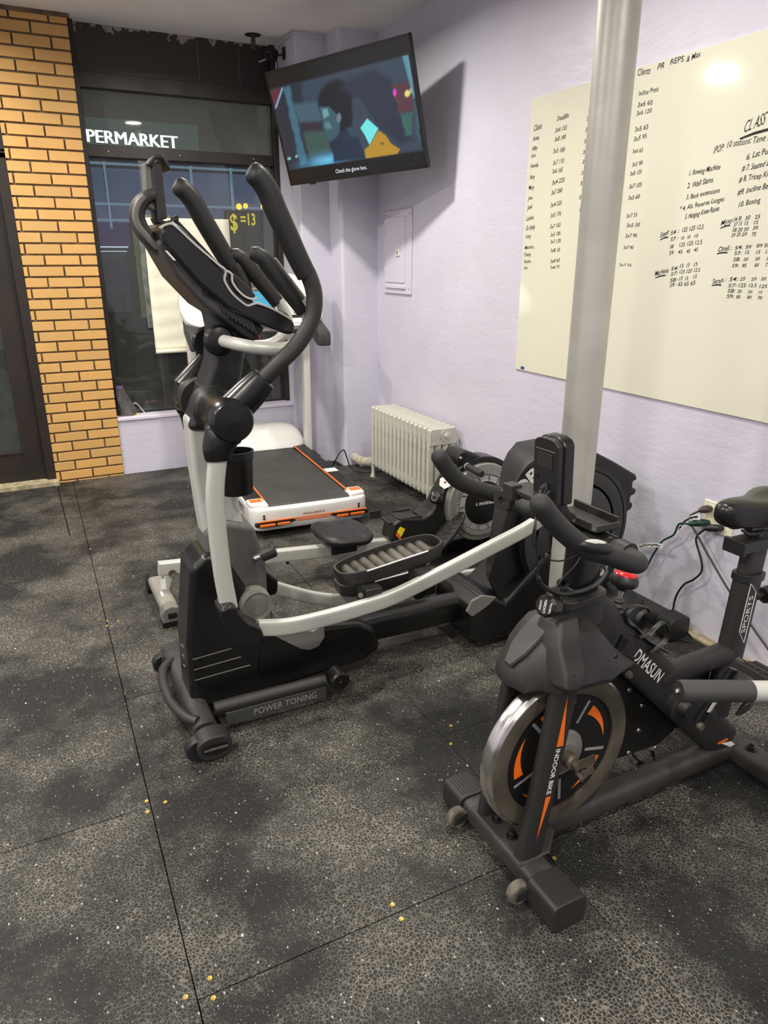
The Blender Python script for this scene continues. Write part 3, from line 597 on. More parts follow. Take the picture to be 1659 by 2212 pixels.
BOARD = [
('names', 'Client', 3.1353, 2.0689, 3.0732, 2.0742, 0.0263),
('names', 'Anne', 3.1369, 2.0279, 3.0907, 2.0291, 0.0209),
('names', 'Abby', 3.1384, 1.9865, 3.098, 1.9868, 0.0197),
('names', 'Kim', 3.1387, 1.9551, 3.1056, 1.9572, 0.0156),
('names', 'Navida', 3.1425, 1.9098, 3.0809, 1.911, 0.0185),
('names', 'Amy', 3.1433, 1.8602, 3.1036, 1.8618, 0.0201),
('names', 'Mary', 3.1446, 1.8137, 3.1019, 1.8142, 0.0203),
('names', 'Jose', 3.1446, 1.7667, 3.1106, 1.7682, 0.0175),
('names', 'Joel', 3.1462, 1.723, 3.1097, 1.7262, 0.0206),
('names', 'Ladies', 3.1484, 1.6716, 3.0916, 1.6766, 0.0193),
('names', 'Dr Emily', 3.1462, 1.6269, 3.0764, 1.63, 0.0209),
('names', 'Lucy', 3.1435, 1.5895, 3.1037, 1.5909, 0.0195),
('names', 'Maurice', 3.147, 1.5367, 3.0764, 1.5398, 0.0182),
('names', 'Cherly', 3.15, 1.5025, 3.0941, 1.5039, 0.0183),
('names', 'Sandre', 3.1492, 1.4703, 3.0919, 1.4722, 0.0169),
('names', 'Ari', 3.1459, 1.4388, 3.1131, 1.44, 0.0154),
('lifts', 'Deadlifts', 2.9644, 2.0903, 2.8857, 2.0939, 0.0199),
('lifts', '3x6 155', 2.9734, 2.0444, 2.8926, 2.0468, 0.0187),
('lifts', '3x8 190', 2.9732, 2.006, 2.8965, 2.0084, 0.0189),
('lifts', '3x5 180', 2.9764, 1.957, 2.8932, 1.9571, 0.019),
('lifts', '3x7 110', 2.9716, 1.9079, 2.895, 1.9097, 0.0192),
('lifts', '3x6 165', 2.9716, 1.8699, 2.8993, 1.8735, 0.0193),
('lifts', '3x4 220', 2.9681, 1.8217, 2.8802, 1.8283, 0.0194),
('lifts', '3x7 260', 2.9676, 1.7788, 2.8926, 1.7847, 0.0195),
('lifts', '3x4 225', 2.9669, 1.7244, 2.8893, 1.7312, 0.0183),
('lifts', '3x5 170', 2.9602, 1.6783, 2.8868, 1.6842, 0.0184),
('lifts', '3x7 165', 2.9578, 1.6286, 2.8851, 1.6347, 0.0185),
('lifts', '3x5 100', 2.9511, 1.5927, 2.8816, 1.5975, 0.0172),
('lifts', '3x7 170', 2.9472, 1.5603, 2.874, 1.5642, 0.0173),
('lifts', '3x8 10', 2.9424, 1.5205, 2.8749, 1.5252, 0.0174),
('lifts', '3x8 65', 2.9368, 1.4732, 2.8713, 1.4779, 0.016),
('lifts', '3x8 75', 2.9346, 1.4454, 2.869, 1.4499, 0.0132),
('squats', 'Sq', 2.7568, 2.1016, 2.7219, 2.1012, 0.0151),
('squats', '3x5', 2.7637, 2.0638, 2.7165, 2.0632, 0.0152),
('squats', '3x4', 2.7659, 2.0205, 2.7205, 2.0207, 0.0153),
('squats', '3x5', 2.7668, 1.9747, 2.7242, 1.9752, 0.0154),
('squats', '3x5', 2.7693, 1.9324, 2.7264, 1.9334, 0.0156),
('squats', '3x8', 2.768, 1.8919, 2.729, 1.8932, 0.0157),
('squats', '3x5', 2.7682, 1.8467, 2.7269, 1.8482, 0.0157),
('squats', '3x6', 2.7688, 1.805, 2.7273, 1.8063, 0.0159),
('squats', '3x7', 2.7695, 1.747, 2.7278, 1.749, 0.0161),
('squats', '3x5', 2.7628, 1.6967, 2.7231, 1.6994, 0.0148),
('squats', '3x7', 2.7581, 1.6373, 2.7191, 1.6393, 0.0149),
('squats', '3x', 2.7544, 1.6101, 2.7279, 1.6114, 0.0136),
('squats', '3x', 2.7499, 1.5759, 2.7255, 1.5775, 0.0137),
('squats', '3x', 2.7433, 1.5347, 2.7198, 1.5358, 0.0137),
('squats', '3x', 2.733, 1.4578, 2.7116, 1.4587, 0.0112),
('press', 'Clients', 2.4838, 2.1825, 2.4151, 2.1806, 0.0239),
('press', 'PR', 2.3794, 2.1847, 2.3456, 2.1862, 0.021),
('press', 'REPS', 2.3172, 2.1886, 2.2532, 2.189, 0.0196),
('press', '& Max', 2.239, 2.1836, 2.1773, 2.1889, 0.0191),
('press', 'Incline Press', 2.4646, 2.1093, 2.3628, 2.1087, 0.0184),
('press', '3x6 60', 2.4643, 2.0697, 2.3859, 2.067, 0.0174),
('press', '3x6 120', 2.4672, 2.0389, 2.3863, 2.0393, 0.0163),
('press', '3x5 65', 2.465, 1.9811, 2.3952, 1.9816, 0.0177),
('press', '3x5 95', 2.4666, 1.9464, 2.3984, 1.9496, 0.0167),
('press', '3x6 65', 2.4656, 1.9012, 2.4094, 1.902, 0.0155),
('press', '3x5 90', 2.4605, 1.8515, 2.406, 1.8539, 0.0157),
('press', '3x8 135', 2.4668, 1.8174, 2.405, 1.8209, 0.0158),
('press', '3x7 105', 2.4654, 1.7678, 2.3972, 1.7717, 0.0171),
('press', '3x5 60', 2.4624, 1.7249, 2.4005, 1.7271, 0.016),
('press', '3x7 55', 2.4617, 1.6557, 2.402, 1.6587, 0.015),
('press', '3x5 50', 2.456, 1.6187, 2.3833, 1.6188, 0.0151),
('press', '3x7 90', 2.4563, 1.5785, 2.3909, 1.5771, 0.0152),
('press', '3x7 90', 2.4601, 1.5309, 2.4034, 1.5317, 0.0141),
('press', '3x7 55', 2.4742, 1.4632, 2.4044, 1.4626, 0.0104),
('title', 'CL ASS', 1.944, 1.9079, 1.8644, 1.9289, 0.0366),
('title', '_', 1.954, 1.8932, 1.8457, 1.9072, 0.0041),
('title', 'IPOP:', 2.0593, 1.8552, 2.0177, 1.8636, 0.0235),
('title', '10 stations:', 2.0032, 1.8686, 1.9057, 1.8733, 0.021),
('title', 'Time 2', 1.9015, 1.8713, 1.8337, 1.8739, 0.0213),
('left', '1. Rowing Machine', 2.1596, 1.7909, 2.0211, 1.8015, 0.0189),
('left', '2. Wall Slams', 2.1595, 1.7471, 2.0447, 1.7601, 0.0192),
('left', '3. Back extensions', 2.1578, 1.7073, 2.0074, 1.7237, 0.017),
('left', '* 4. Alt. Reverse Lunges', 2.1816, 1.6679, 1.9838, 1.6929, 0.0173),
('left', '5. Hanging Knee Raises', 2.153, 1.6364, 1.9993, 1.6616, 0.0183),
('right', '6. Lat Pull', 1.9147, 1.8219, 1.8272, 1.8324, 0.0195),
('right', '# 7. Seated Lat', 1.9281, 1.7852, 1.8079, 1.7953, 0.0187),
('right', '# 8. Tricep Kick', 1.9317, 1.7496, 1.8011, 1.7614, 0.0188),
('right', '#9. Incline Bench', 1.9303, 1.708, 1.7821, 1.7263, 0.0189),
('right', '10. Boxing', 1.9161, 1.6679, 1.8323, 1.6797, 0.018),
('c1', 'Myxy:', 1.9806, 1.6093, 1.9312, 1.6183, 0.0175),
('c1', '_', 1.981, 1.6, 1.9409, 1.609, 0.0028),
('c1', 'S4 30', 1.9284, 1.6209, 1.8991, 1.6234, 0.015),
('c1', '30', 1.8815, 1.6232, 1.8627, 1.6261, 0.0138),
('c1', '25', 1.8429, 1.6253, 1.8235, 1.6286, 0.0125),
('c1', 'S7 15', 1.9265, 1.6037, 1.8939, 1.6063, 0.014),
('c1', '15', 1.8807, 1.6059, 1.8669, 1.608, 0.0127),
('c1', '15', 1.8433, 1.6082, 1.828, 1.6103, 0.0126),
('c1', 'S8 20', 1.9283, 1.585, 1.8863, 1.5875, 0.0129),
('c1', '20', 1.8804, 1.5874, 1.8619, 1.589, 0.0117),
('c1', '20', 1.8456, 1.5906, 1.8257, 1.5921, 0.0115),
('c1', 'S9 20', 1.9285, 1.5683, 1.8923, 1.5707, 0.013),
('c1', '20', 1.8857, 1.5705, 1.8651, 1.5722, 0.0118),
('c1', '75', 1.8447, 1.5696, 1.8279, 1.5713, 0.0126),
('c2', 'Esteph:', 2.2635, 1.5744, 2.2229, 1.5853, 0.0191),
('c2', '_', 2.262, 1.5653, 2.2227, 1.5747, 0.003),
('c2', 'S4 :', 2.2125, 1.5809, 2.172, 1.5898, 0.0154),
('c2', '125 125 12.5', 2.1567, 1.5912, 2.0586, 1.6008, 0.0162),
('c2', 'S7 :', 2.2087, 1.5584, 2.173, 1.5637, 0.0142),
('c2', '10', 2.1571, 1.5622, 2.1435, 1.5643, 0.0128),
('c2', '10', 2.1269, 1.5657, 2.1136, 1.5677, 0.0127),
('c2', '10', 2.0943, 1.5696, 2.0783, 1.5715, 0.0126),
('c2', 'S8', 2.2074, 1.5317, 2.1901, 1.534, 0.0131),
('c2', '125 125 12.5', 2.1606, 1.5372, 2.0548, 1.5473, 0.0152),
('c2', 'S9', 2.2072, 1.5067, 2.186, 1.5102, 0.0144),
('c2', '45', 2.1639, 1.5108, 2.143, 1.5124, 0.0141),
('c2', '45', 2.1223, 1.5135, 2.1052, 1.5158, 0.014),
('c2', '45', 2.0868, 1.5191, 2.0693, 1.5213, 0.0138),
('c3', 'Marlena:', 2.2668, 1.427, 2.1986, 1.4418, 0.0198),
('c3', '_', 2.2638, 1.419, 2.2114, 1.4306, 0.0031),
('c3', 'S4:', 2.1875, 1.448, 2.1524, 1.4533, 0.0144),
('c3', '15', 2.144, 1.4594, 2.1273, 1.462, 0.0142),
('c3', '15', 2.1133, 1.4621, 2.1, 1.4646, 0.0141),
('c3', '15', 2.0774, 1.466, 2.0628, 1.4685, 0.0139),
('c3', 'S7:', 2.1858, 1.4287, 2.1531, 1.4342, 0.0133),
('c3', '125 125 12.5', 2.144, 1.4368, 2.0471, 1.4473, 0.0142),
('c3', 'S8:', 2.1858, 1.4045, 2.1512, 1.4091, 0.0145),
('c3', '15', 2.1413, 1.4117, 2.126, 1.4145, 0.0143),
('c3', '15', 2.1103, 1.4137, 2.0976, 1.4164, 0.0142),
('c3', '15', 2.0744, 1.4194, 2.0584, 1.4227, 0.014),
('c3', 'S9 : 65 65 65', 2.1827, 1.3863, 2.0614, 1.3974, 0.0157),
('c4', 'Oneil :', 1.9761, 1.5174, 1.9201, 1.5236, 0.0189),
('c4', '_', 1.9799, 1.5113, 1.9341, 1.515, 0.0028),
('c4', 'S4:', 1.9048, 1.5246, 1.8742, 1.5276, 0.013),
('c4', 'BW', 1.8598, 1.5274, 1.8369, 1.5294, 0.0129),
('c4', 'BW', 1.8181, 1.5308, 1.7951, 1.5321, 0.0126),
('c4', 'BW', 1.7858, 1.532, 1.7633, 1.5333, 0.0125),
('c4', 'S7:', 1.9046, 1.5061, 1.875, 1.5082, 0.012),
('c4', '15', 1.8593, 1.5082, 1.844, 1.5097, 0.0129),
('c4', '15', 1.8161, 1.5107, 1.8011, 1.5117, 0.0116),
('c4', '15', 1.7786, 1.5111, 1.7634, 1.5121, 0.0125),
('c4', 'S8:', 1.9059, 1.4843, 1.8762, 1.4866, 0.0131),
('c4', '20', 1.8617, 1.4866, 1.8438, 1.4883, 0.0108),
('c4', '20', 1.8149, 1.4884, 1.798, 1.4896, 0.0107),
('c4', '20', 1.7712, 1.4897, 1.7549, 1.4908, 0.0104),
('c4', 'S9:', 1.9073, 1.4634, 1.8788, 1.4653, 0.012),
('c4', '85', 1.8642, 1.4655, 1.8474, 1.4668, 0.0119),
('c4', '85', 1.8139, 1.4671, 1.7976, 1.4684, 0.0118),
('c4', '75', 1.772, 1.4686, 1.7562, 1.4699, 0.0126),
('c5', 'Sarah :', 1.9816, 1.4045, 1.9232, 1.413, 0.0171),
('c5', '_', 1.982, 1.3988, 1.9405, 1.4012, 0.0028),
('c5', 'S4:', 1.9085, 1.4151, 1.8732, 1.4188, 0.0144),
('c5', '25', 1.8633, 1.4191, 1.8437, 1.4207, 0.012),
('c5', '25', 1.8176, 1.4203, 1.7974, 1.4219, 0.0107),
('c5', '20', 1.7785, 1.4224, 1.7593, 1.4234, 0.0106),
('c5', 'S7:', 1.9094, 1.3943, 1.8757, 1.3966, 0.0123),
('c5', '125', 1.8655, 1.3958, 1.8361, 1.3979, 0.0132),
('c5', '12.5', 1.8229, 1.3973, 1.7924, 1.3994, 0.0119),
('c5', '125', 1.7791, 1.3966, 1.7511, 1.3976, 0.0117),
('c5', 'S8:', 1.9078, 1.3753, 1.8769, 1.3776, 0.0134),
('c5', '20', 1.8671, 1.3758, 1.8498, 1.3765, 0.011),
('c5', '20', 1.8223, 1.3776, 1.8056, 1.3783, 0.0098),
('c5', '15', 1.779, 1.3766, 1.7659, 1.3777, 0.0097),
('c5', 'S9:', 1.909, 1.3554, 1.8784, 1.3574, 0.0135),
('c5', '80', 1.868, 1.3562, 1.8514, 1.357, 0.0122),
('c5', '80', 1.8219, 1.3584, 1.8057, 1.3591, 0.0109),
('c5', '70', 1.7797, 1.3576, 1.7627, 1.3584, 0.0119)]
blocks = {}
for blk, s_, y0, z0, y1, z1, h in BOARD: blocks.setdefault(blk, []).append((s_, y0, z0, y1, z1, h))
for blk, L_ in blocks.items():
    b = B()
    for s_, y0, z0, y1, z1, h in L_:
        d = Vector((0, y1 - y0, z1 - z0)); w = d.length
        if s_ == '_':
            u = Vector((0, 0, 1)); p = Vector((X - .0088, y0, z0)); q = Vector((X - .0088, y1, z1)); m_ = (p + q) / 2 + Vector((0, 0, .002))
            k = .0026 if blk != 'title' else .0045
            b.add([p - u * k, m_ - u * k, q - u * k, q + u * k, m_ + u * k, p + u * k * .4], [(0, 1, 4, 5), (1, 2, 3, 4)])
        else:
            b.text(s_, (X - .0088, y0, z0), d, (0, 0, 1), h, w, bold=.004 if blk != 'title' else .0, shear=.14 + random.uniform(-.08, .12), wob=.045)
    obj('handwriting', b, M['ink'], t, flat=True)
obj('corner_label', B().box((X - .0092, 3.088, .938), (X - .008, 3.118, .952)), mat('blue_label', (30, 70, 140), .4), t)
t = thing('wall_outlet', 'ivory double wall outlet plate with three plugs in it', 'outlet', (X, 1.80, .45))
obj('outlet_plate', B().box((X - .007, 1.722, .460), (X + .001, 1.868, .580)), M['ivory'], t, bevel=.003)
for y in (1.83, 1.765):
    for z in (.550, .490):
        s_ = obj('socket', B().lathe([(0, .0), (.017, 0), (.017, .0015), (0, .0015)], (X - .007, y, z), (-1, 0, 0), 20), M['ivory'], t)
        for dy in (-.006, .006): obj('slot', B().box((X - .0092, y + dy - .001, z - .002), (X - .0083, y + dy + .001, z + .006)), M['void'], s_)
def cord(name, label, plug_pts, path, m, tags=()):
    t = thing(name, label, 'power cord', (path[-1][0], path[-1][1], 0), group=None)
    obj('plug', B().tube(plug_pts, [.013, .015, .012, .007], 12), m, t)
    obj('cable', B().tube(cr(path, 8), .0042, 10), m, t)
    for tg in tags: obj('paper_tag', tg, M['decal'], t)
def strap(pts, w):
    P = cr(pts, 5); b = B(); vs = []
    for p in P: vs += [p + Vector((0, 0, w / 2)), p - Vector((0, 0, w / 2))]
    b.add(vs, [(2 * i, 2 * i + 1, 2 * i + 3, 2 * i + 2) for i in range(len(P) - 1)]); return b
def tagtext(pts, w):
    P = cr(pts, 5); b = strap(pts, w)
    b.mi = 1
    for i in range(2, len(P) - 3):
        p = P[i]
        for k in range(3):
            q = p.lerp(P[i + 1], k / 3.0); z = random.uniform(-.3, .1) * w
            b.box((q.x - .0012, q.y - .0012, q.z + z), (q.x + .0006, q.y + .0012, q.z + z + w * random.uniform(.15, .35)))
    return b
def tagobj(t, pts, w): obj('paper_tag', tagtext(pts, w), [M['decal'], M['ink']], t, flat=True, recalc=False)
def cordpts(name, label, plug, path, m): 
    t = thing(name, label, 'power cord', (path[-1][0], path[-1][1], 0))
    obj('plug', B().tube(plug, [.011, .016, .015, .008], 12, round_end=False), m, t)
    obj('cable', B().tube(cr(path, 8), .0042, 10), m, t); return t
cordpts('power_cord', 'brown power cord plugged into the top left socket, running down behind the bike seat post', [(X - .008, 1.83, .550), (X - .022, 1.833, .550), (X - .04, 1.842, .547), (X - .05, 1.852, .540)],
    [(X - .05, 1.852, .540), (X - .065, 1.875, .515), (X - .065, 1.873, .485), (X - .06, 1.845, .455), (X - .05, 1.78, .38), (X - .045, 1.70, .30), (X - .04, 1.60, .21), (X - .04, 1.48, .12), (X - .04, 1.30, .012), (X - .05, .9, .008)], M['cordn'])
t = cordpts('power_cord', 'green power cord with paper tags running left from the outlet to the elliptical', [(X - .008, 1.83, .490), (X - .03, 1.838, .491), (X - .055, 1.855, .488), (X - .07, 1.875, .480)],
    [(X - .07, 1.875, .480), (X - .07, 1.92, .465)] + [(2.34,1.948,0.406),(2.34,2.002,0.356),(2.34,2.041,0.277),(2.34,2.092,0.179)] + [(2.33, 2.26, .10), (2.31, 2.33, .03)], M['cordg'])
tagobj(t, [(2.33,1.826,0.524),(2.33,1.852,0.517),(2.33,1.877,0.501),(2.33,1.897,0.481),(2.33,1.913,0.451),(2.33,1.92,0.436)], .022)
tagobj(t, [(2.32,1.977,0.347),(2.32,2.019,0.338),(2.32,2.068,0.318),(2.32,2.13,0.286)], .020)
t = cordpts('power_cord', 'black power cord hanging from the lower right socket to the floor', [(X - .008, 1.765, .490), (X - .03, 1.772, .490), (X - .045, 1.79, .487), (X - .055, 1.81, .480)],
    [(X - .055, 1.81, .480)] + [(2.35,1.812,0.474),(2.35,1.838,0.443),(2.35,1.842,0.411),(2.35,1.805,0.344),(2.35,1.796,0.296),(2.35,1.827,0.248),(2.35,1.867,0.21),(2.35,1.896,0.149),(2.35,1.903,0.09),(2.35,1.892,0.04)] + [(2.30, 1.745, .02), (2.27, 1.80, .008), (2.24, 1.9, .008)], M['cordb'])
# ---------------------------------------------------------------- pole
t = thing('support_pole', 'silver painted round steel support pole from floor to ceiling', 'pole', (1.61, 1.765, 0))
obj('shaft', B().cyl((1.61, 1.765, 0), (1.61, 1.765, CZ), .0585, seg=48), M['poleS'], t)
obj('base_flange', B().cyl((1.61, 1.765, 0), (1.61, 1.765, .012), .085, seg=32), M['poleS'], t, bevel=.003)

# ================================================================= ELLIPTICAL TRAINER
EY = 2.23
E_ = thing('elliptical_trainer', 'silver and black elliptical trainer with tall swing arms in the middle of the room', 'elliptical', (1.3, EY, 0))
f = B(); f.rtube([(.365, 1.99, .058), (.365, 2.49, .058)], .078, .072, up=(0, 0, 1), e=2.6); 
fs_ = obj('front_stabilizer', f, M['dusty'], E_, bevel=.002)
for s in (-1, 1):
    y0 = EY + s * .255; y1 = EY + s * .325
    c = obj('end_cap', B().rtube([(.372, y0, .052), (.372, y1, .050)], .112, .086, up=(0, 0, 1), e=2.4, seg=28), M['blkm'], fs_, bevel=.006)
    obj('cap_recess', B().rtube([(.372, y1 + s * .0005, .050), (.372, y1 - s * .006, .050)], .084, .044, up=(0, 0, 1), e=2.3, seg=24), M['blks'], fs_)
    obj('cap_bar', B().box((.335, y1 - .002 * 1 + s * .001, .047), (.410, y1 + .002 + s * .001, .052)), M['chrome'], fs_)
    obj('transport_wheel', B().lathe([(.010, -.016), (.034, -.018), (.040, -.012), (.040, .012), (.034, .018), (.010, .016)], (.325, EY + s * .285, .041), 'y', 28, ring=True), M['blk'], fs_)
obj('carry_handle', B().tube(cr([(.345, 2.44, .085), (.305, 2.38, .088), (.288, 2.28, .090), (.290, 2.16, .090), (.315, 2.06, .088), (.345, 2.02, .085)]), .017, 14), M['blkm'], E_)
# shrouds
sh = B(); sh.prism([(.352, .045), (.356, .30), (.392, .565), (.44, .605), (.50, .60), (.56, .48), (.60, .38), (.615, .26), (.60, .05), (.45, .035)], 'y', 2.135, 2.305)
sh.prism([(.50, .035), (.50, .30), (.58, .31), (.66, .275), (.82, .250), (.98, .232), (1.045, .190), (1.07, .10), (1.0, .065), (.80, .055)], 'y', 2.137, 2.225)
sh.prism([(.50, .035), (.50, .20), (.66, .17), (.98, .16), (1.06, .12), (1.0, .065), (.80, .055)], 'y', 2.20, 2.30)
obj('lower_shroud', sh, M['blks'], E_, bevel=.022, bseg=4)
for i, (z, l) in enumerate(((.245, .50), (.205, .53), (.165, .56))):
    obj('groove_line', B().tube([(.352, 2.22, z + .02), (.372, 2.136, z), (l, 2.1335, z + .008)], .0022, 6), M['greyp'], E_)
for p in [(0.394,2.134,0.235),(0.671,2.134,0.113),(0.994,2.134,0.115)]: obj('cover_screw', B().lathe([(.004, 0), (.004, .002), (.009, .0022), (.009, 0)], p, (0, -1, 0), 14), M['void'], E_)
obj('mast_collar', B().prism([(.445, .60), (.455, .675), (.52, .70), (.615, .665), (.65, .52), (.65, .40), (.60, .38), (.52, .47)], 'y', 2.160, 2.30), M['collar'], E_, bevel=.02, bseg=3)
obj('pivot_cover', B().lathe([(0, .002), (.034, .002), (.036, 0), (.040, 0), (.050, .004), (.054, -.01), (.056, -.05)], [(0.591,2.105,0.405)][0], (0, -1, 0), 40), M['greyp'], E_)
obj('side_swoosh', B().prism([(0.644,0.366),(0.683,0.318),(0.747,0.268),(0.793,0.249),(0.822,0.262),(0.836,0.27),(0.837,0.214),(0.814,0.183),(0.778,0.176),(0.744,0.189),(0.7,0.224),(0.65,0.265)], 'y', 2.126, 2.14), M['greyp'], E_, bevel=.004)
kn = [(0.615,2.1,0.585),(0.588,2.1,0.58)][:]
t_ = obj('height_knob', B().lathe([(0, .048), (.019, .048), (.023, .042), (.022, .0), (.010, -.002), (.010, -.03)], kn[0], (.85, -.25, .35), 14), M['blk'], E_, angle=20)
obj('knob_stem', B().cyl(kn[1], kn[0], .009), M['chrome'], t_)
# mast and column
mast = B(); mast.prism([(.462, .58), (.612, .56), (.590, .66), (.572, .80), (.560, .95), (.558, 1.04), (.435, 1.04), (.438, .86), (.448, .70)], 'y', 2.185, 2.275)
obj('mast', mast, M['silver'], E_, bevel=.018, bseg=4)
col = B(); col.prism([(.516, 1.40), (.530, 1.30), (.517, 1.20), (.482, 1.12), (.450, 1.05), (.430, 1.0), (.552, .985), (.590, 1.07), (.612, 1.16), (.632, 1.25), (.652, 1.31), (.60, 1.36)], 'y', 2.165, 2.295)
obj('column_cover', col, M['blk'], E_, bevel=.024, bseg=4)
obj('column_band', B().prism([(.487, 1.128), (.4865, 1.132), (.606, 1.108), (.605, 1.104)], 'y', 2.162, 2.288), M['greyp'], E_)
for s in (-1, 1):
    sx = 0.0 if s < 0 else -.004
    def Y(d): return EY + s * (d if s < 0 else (d - .070 if d > .2 else d))
    pc = (.507 + sx, 1.072)
    h = B(); h.lathe([(.066, .05), (.066, .105), (.060, .112), (.058, .120)], (pc[0], EY, pc[1]), (0, s, 0), 40)
    obj('pivot_housing', h, M['blk'], E_, bevel=.003)
    arm = thing; 
    qq = .64 if s > 0 else 1.0; h = B(); h.lathe([(.057, .116), (.057, .205 * qq), (.060, .21 * qq), (.060, .302 * qq), (.054, .312 * qq), (0, .315 * qq)], (pc[0], EY, pc[1]), (0, s, 0), 44)
    ub = obj('swing_pivot', h, M['blks'], E_)
    ph = 1 if s < 0 else 0
    # lower arm (silver) and its boots
    if s < 0:
        low = cr([(.472, Y(.255), .985), (.452, Y(.255), .86), (.450, Y(.255), .74), (.455, Y(.255), .60), (.466, Y(.255), .485)], 5)
    else:
        low = cr([(.505, Y(.235), .98), (.535, Y(.235), .84), (.575, Y(.235), .66), (.620, Y(.235), .50), (.665, Y(.225), .385)], 5)
    obj('swing_arm_lower', B().rtube(low, .034, .054, up=(1, 0, 0), e=2.6), M['silver'], E_)
    a0 = low[0]
    bt = [(pc[0] - .004, Y(.238), pc[1] - .03), ((pc[0] - .004 + a0[0]) / 2, Y(.25), (pc[1] - .03 + a0[2]) / 2 + .01), (a0[0], Y(.255), a0[2] + .005), (a0[0] - .002, Y(.255), a0[2] - .03)]
    obj('lower_boot', B().rtube(cr(bt, 4), .062, .098, up=(1, 0, 0), e=2.4, scale=[(1.0, 1.12) if i < 5 else (1.0 - .25 * (i - 5) / 7, 1.0 - .22 * (i - 5) / 7) for i in range(13)]), M['blks'], E_, bevel=.002)
    # upper arm
    d = 0 if s < 0 else -.030
    xo_ = 0 if s < 0 else -.040
    e = (.012, -.012, 0) if s > 0 else (0, 0, 0)
    y_ = [Y(.240), Y(.246), Y(.256), Y(.272), Y(.272), Y(.270), Y(.268), Y(.266), Y(.265)]
    ctl = [(.52, 1.085), (.575, 1.135), (.612, 1.172), (.663, 1.222), (.718, 1.270), (.762, 1.335), (.772, 1.400), (.758, 1.452), (.742, 1.475)]
    pts = [(x + d * max(0, (z - 1.1)) / .4 + xo_, yy, z) for (x, z), yy in zip(ctl, y_)]
    obj('upper_boot', B().rtube([pts[0], pts[1], pts[2], tuple(Vector(pts[2]).lerp(Vector(pts[3]), .1))], .094, .070, e=2.2, scale=[(1.05, 1.15), (1, 1.08), (.86, .86), (.80, .80)]), M['blks'], E_, bevel=.003)
    obj('swing_arm_upper', B().tube(cr(pts[1:], 7), .0235, 18), M['blkm'], E_)
    gp = [(.752, 1.452), (.728, 1.497), (.700, 1.556), (.672, 1.615), (.652, 1.662), (.630, 1.692), (.603, 1.710)]
    g = [(x + d * (z - 1.1) / .4 * 1.15 + xo_, Y(.268) , z) for x, z in gp]; P_ = cr(g, 5); n_ = len(P_)
    obj('swing_arm_grip', B().rtube(P_, .056, .044, e=2.3, scale=[(1.0 + .08 * math.sin(PI * i / n_), 1.0 + .12 * math.sin(PI * i / n_)) if i < n_ - 3 else ((1.0, .92), (.90, .80), (.60, .55))[i - n_ + 3] for i in range(n_)]), M['blk'], E_, bevel=.001)
    # fixed handlebar
    if s < 0: base = [(0.532,2.02,1.266)]; fx = [(.545, EY - .07, 1.268), (.575, 2.045, 1.264), (.62, 2.02, 1.256), (.69, 2.02, 1.250), (.735, 2.02, 1.262), (.766, 2.02, 1.292), (.774, 2.02, 1.330), (.764, 2.02, 1.368), (.755, 2.02, 1.385)]
    else: fx = [(.545, EY + .07, 1.250), (.60, 2.40, 1.238), (.66, 2.42, 1.222), (.76, 2.42, 1.215), (.815, 2.42, 1.232), (.848, 2.42, 1.270), (.848, 2.42, 1.310), (.832, 2.42, 1.345), (.822, 2.42, 1.362)]
    fh = obj('fixed_handlebar', B().tube(cr(fx, 6), .0185, 18), M['silver'], E_)
    obj('handle_collar', B().lathe([(.040, 0), (.046, .012), (.038, .03), (.024, .034)], (fx[0][0] - .004, EY + s * .066, fx[0][2]), (0, s, 0), 30), M['blks'], fh)
    e0 = Vector(fx[-1]) + (Vector((0, 0, -.022)) if s < 0 else Vector((-.010, 0, 0))); dr_ = Vector((-.50, 0, .62)).normalized()
    gl = [e0 + dr_ * q for q in (-.012, .03, .09, .15, .175)] + [e0 + dr_ * .175 + Vector((-.018, 0, .008)), e0 + dr_ * .175 + Vector((-.034, 0, .012))]
    obj('fixed_grip', B().rtube(gl, .048, .036, e=2.4, scale=[(1, 1), (1, 1), (1.05, 1.08), (1, 1.1), (.95, 1.0), (.9, .85), (.6, .5)]), M['blk'], fh, bevel=.002)
    sd_ = dr_.cross(Vector((0, 1, 0)))
    if sd_.x < 0: sd_ = -sd_
    obj('pulse_plate', B().rtube([e0 + dr_ * .012 + sd_ * .0245, e0 + dr_ * .15 + sd_ * .0265], .016, .006, up=sd_, e=3), M['silver'], fh, label='silver pulse sensor strip')
# console: side profile swept across the width
cx0, cx1 = 2.085, 2.375
def cw(o, a, b): return B().prism(o, 'y', a, b)
obj('console_body', cw([(.402, 1.585), (.425, 1.592), (.450, 1.575), (.575, 1.440), (.590, 1.410), (.640, 1.375), (.735, 1.345), (.758, 1.310), (.755, 1.285), (.735, 1.280), (.640, 1.318), (.560, 1.360), (.480, 1.430), (.395, 1.535), (.390, 1.560)], cx0, cx1), M['blks'], E_, bevel=.016, bseg=4)
obj('console_back', cw([(.385, 1.535), (.400, 1.552), (.480, 1.45), (.560, 1.372), (.600, 1.345), (.560, 1.325), (.500, 1.365), (.43, 1.445)], cx0 + .025, cx1 - .025), M['char'], E_, bevel=.012, bseg=3)
obj('battery_cover', cw([(.500, 1.372), (.522, 1.392), (.62, 1.338), (.672, 1.300), (.636, 1.262), (.60, 1.285)], cx0 + .03, cx1 - .03), M['void'], E_, bevel=.006)
for i in range(9):
    u = i / 8; obj('vent_rib', B().box((.540 + .09 * u, cx0 + .016, 1.345 - .062 * u), (.548 + .09 * u, cx0 + .034, 1.395 - .062 * u), Matrix.Rotation(-.35, 3, 'Y')), M['blkm'], E_, bevel=.002)
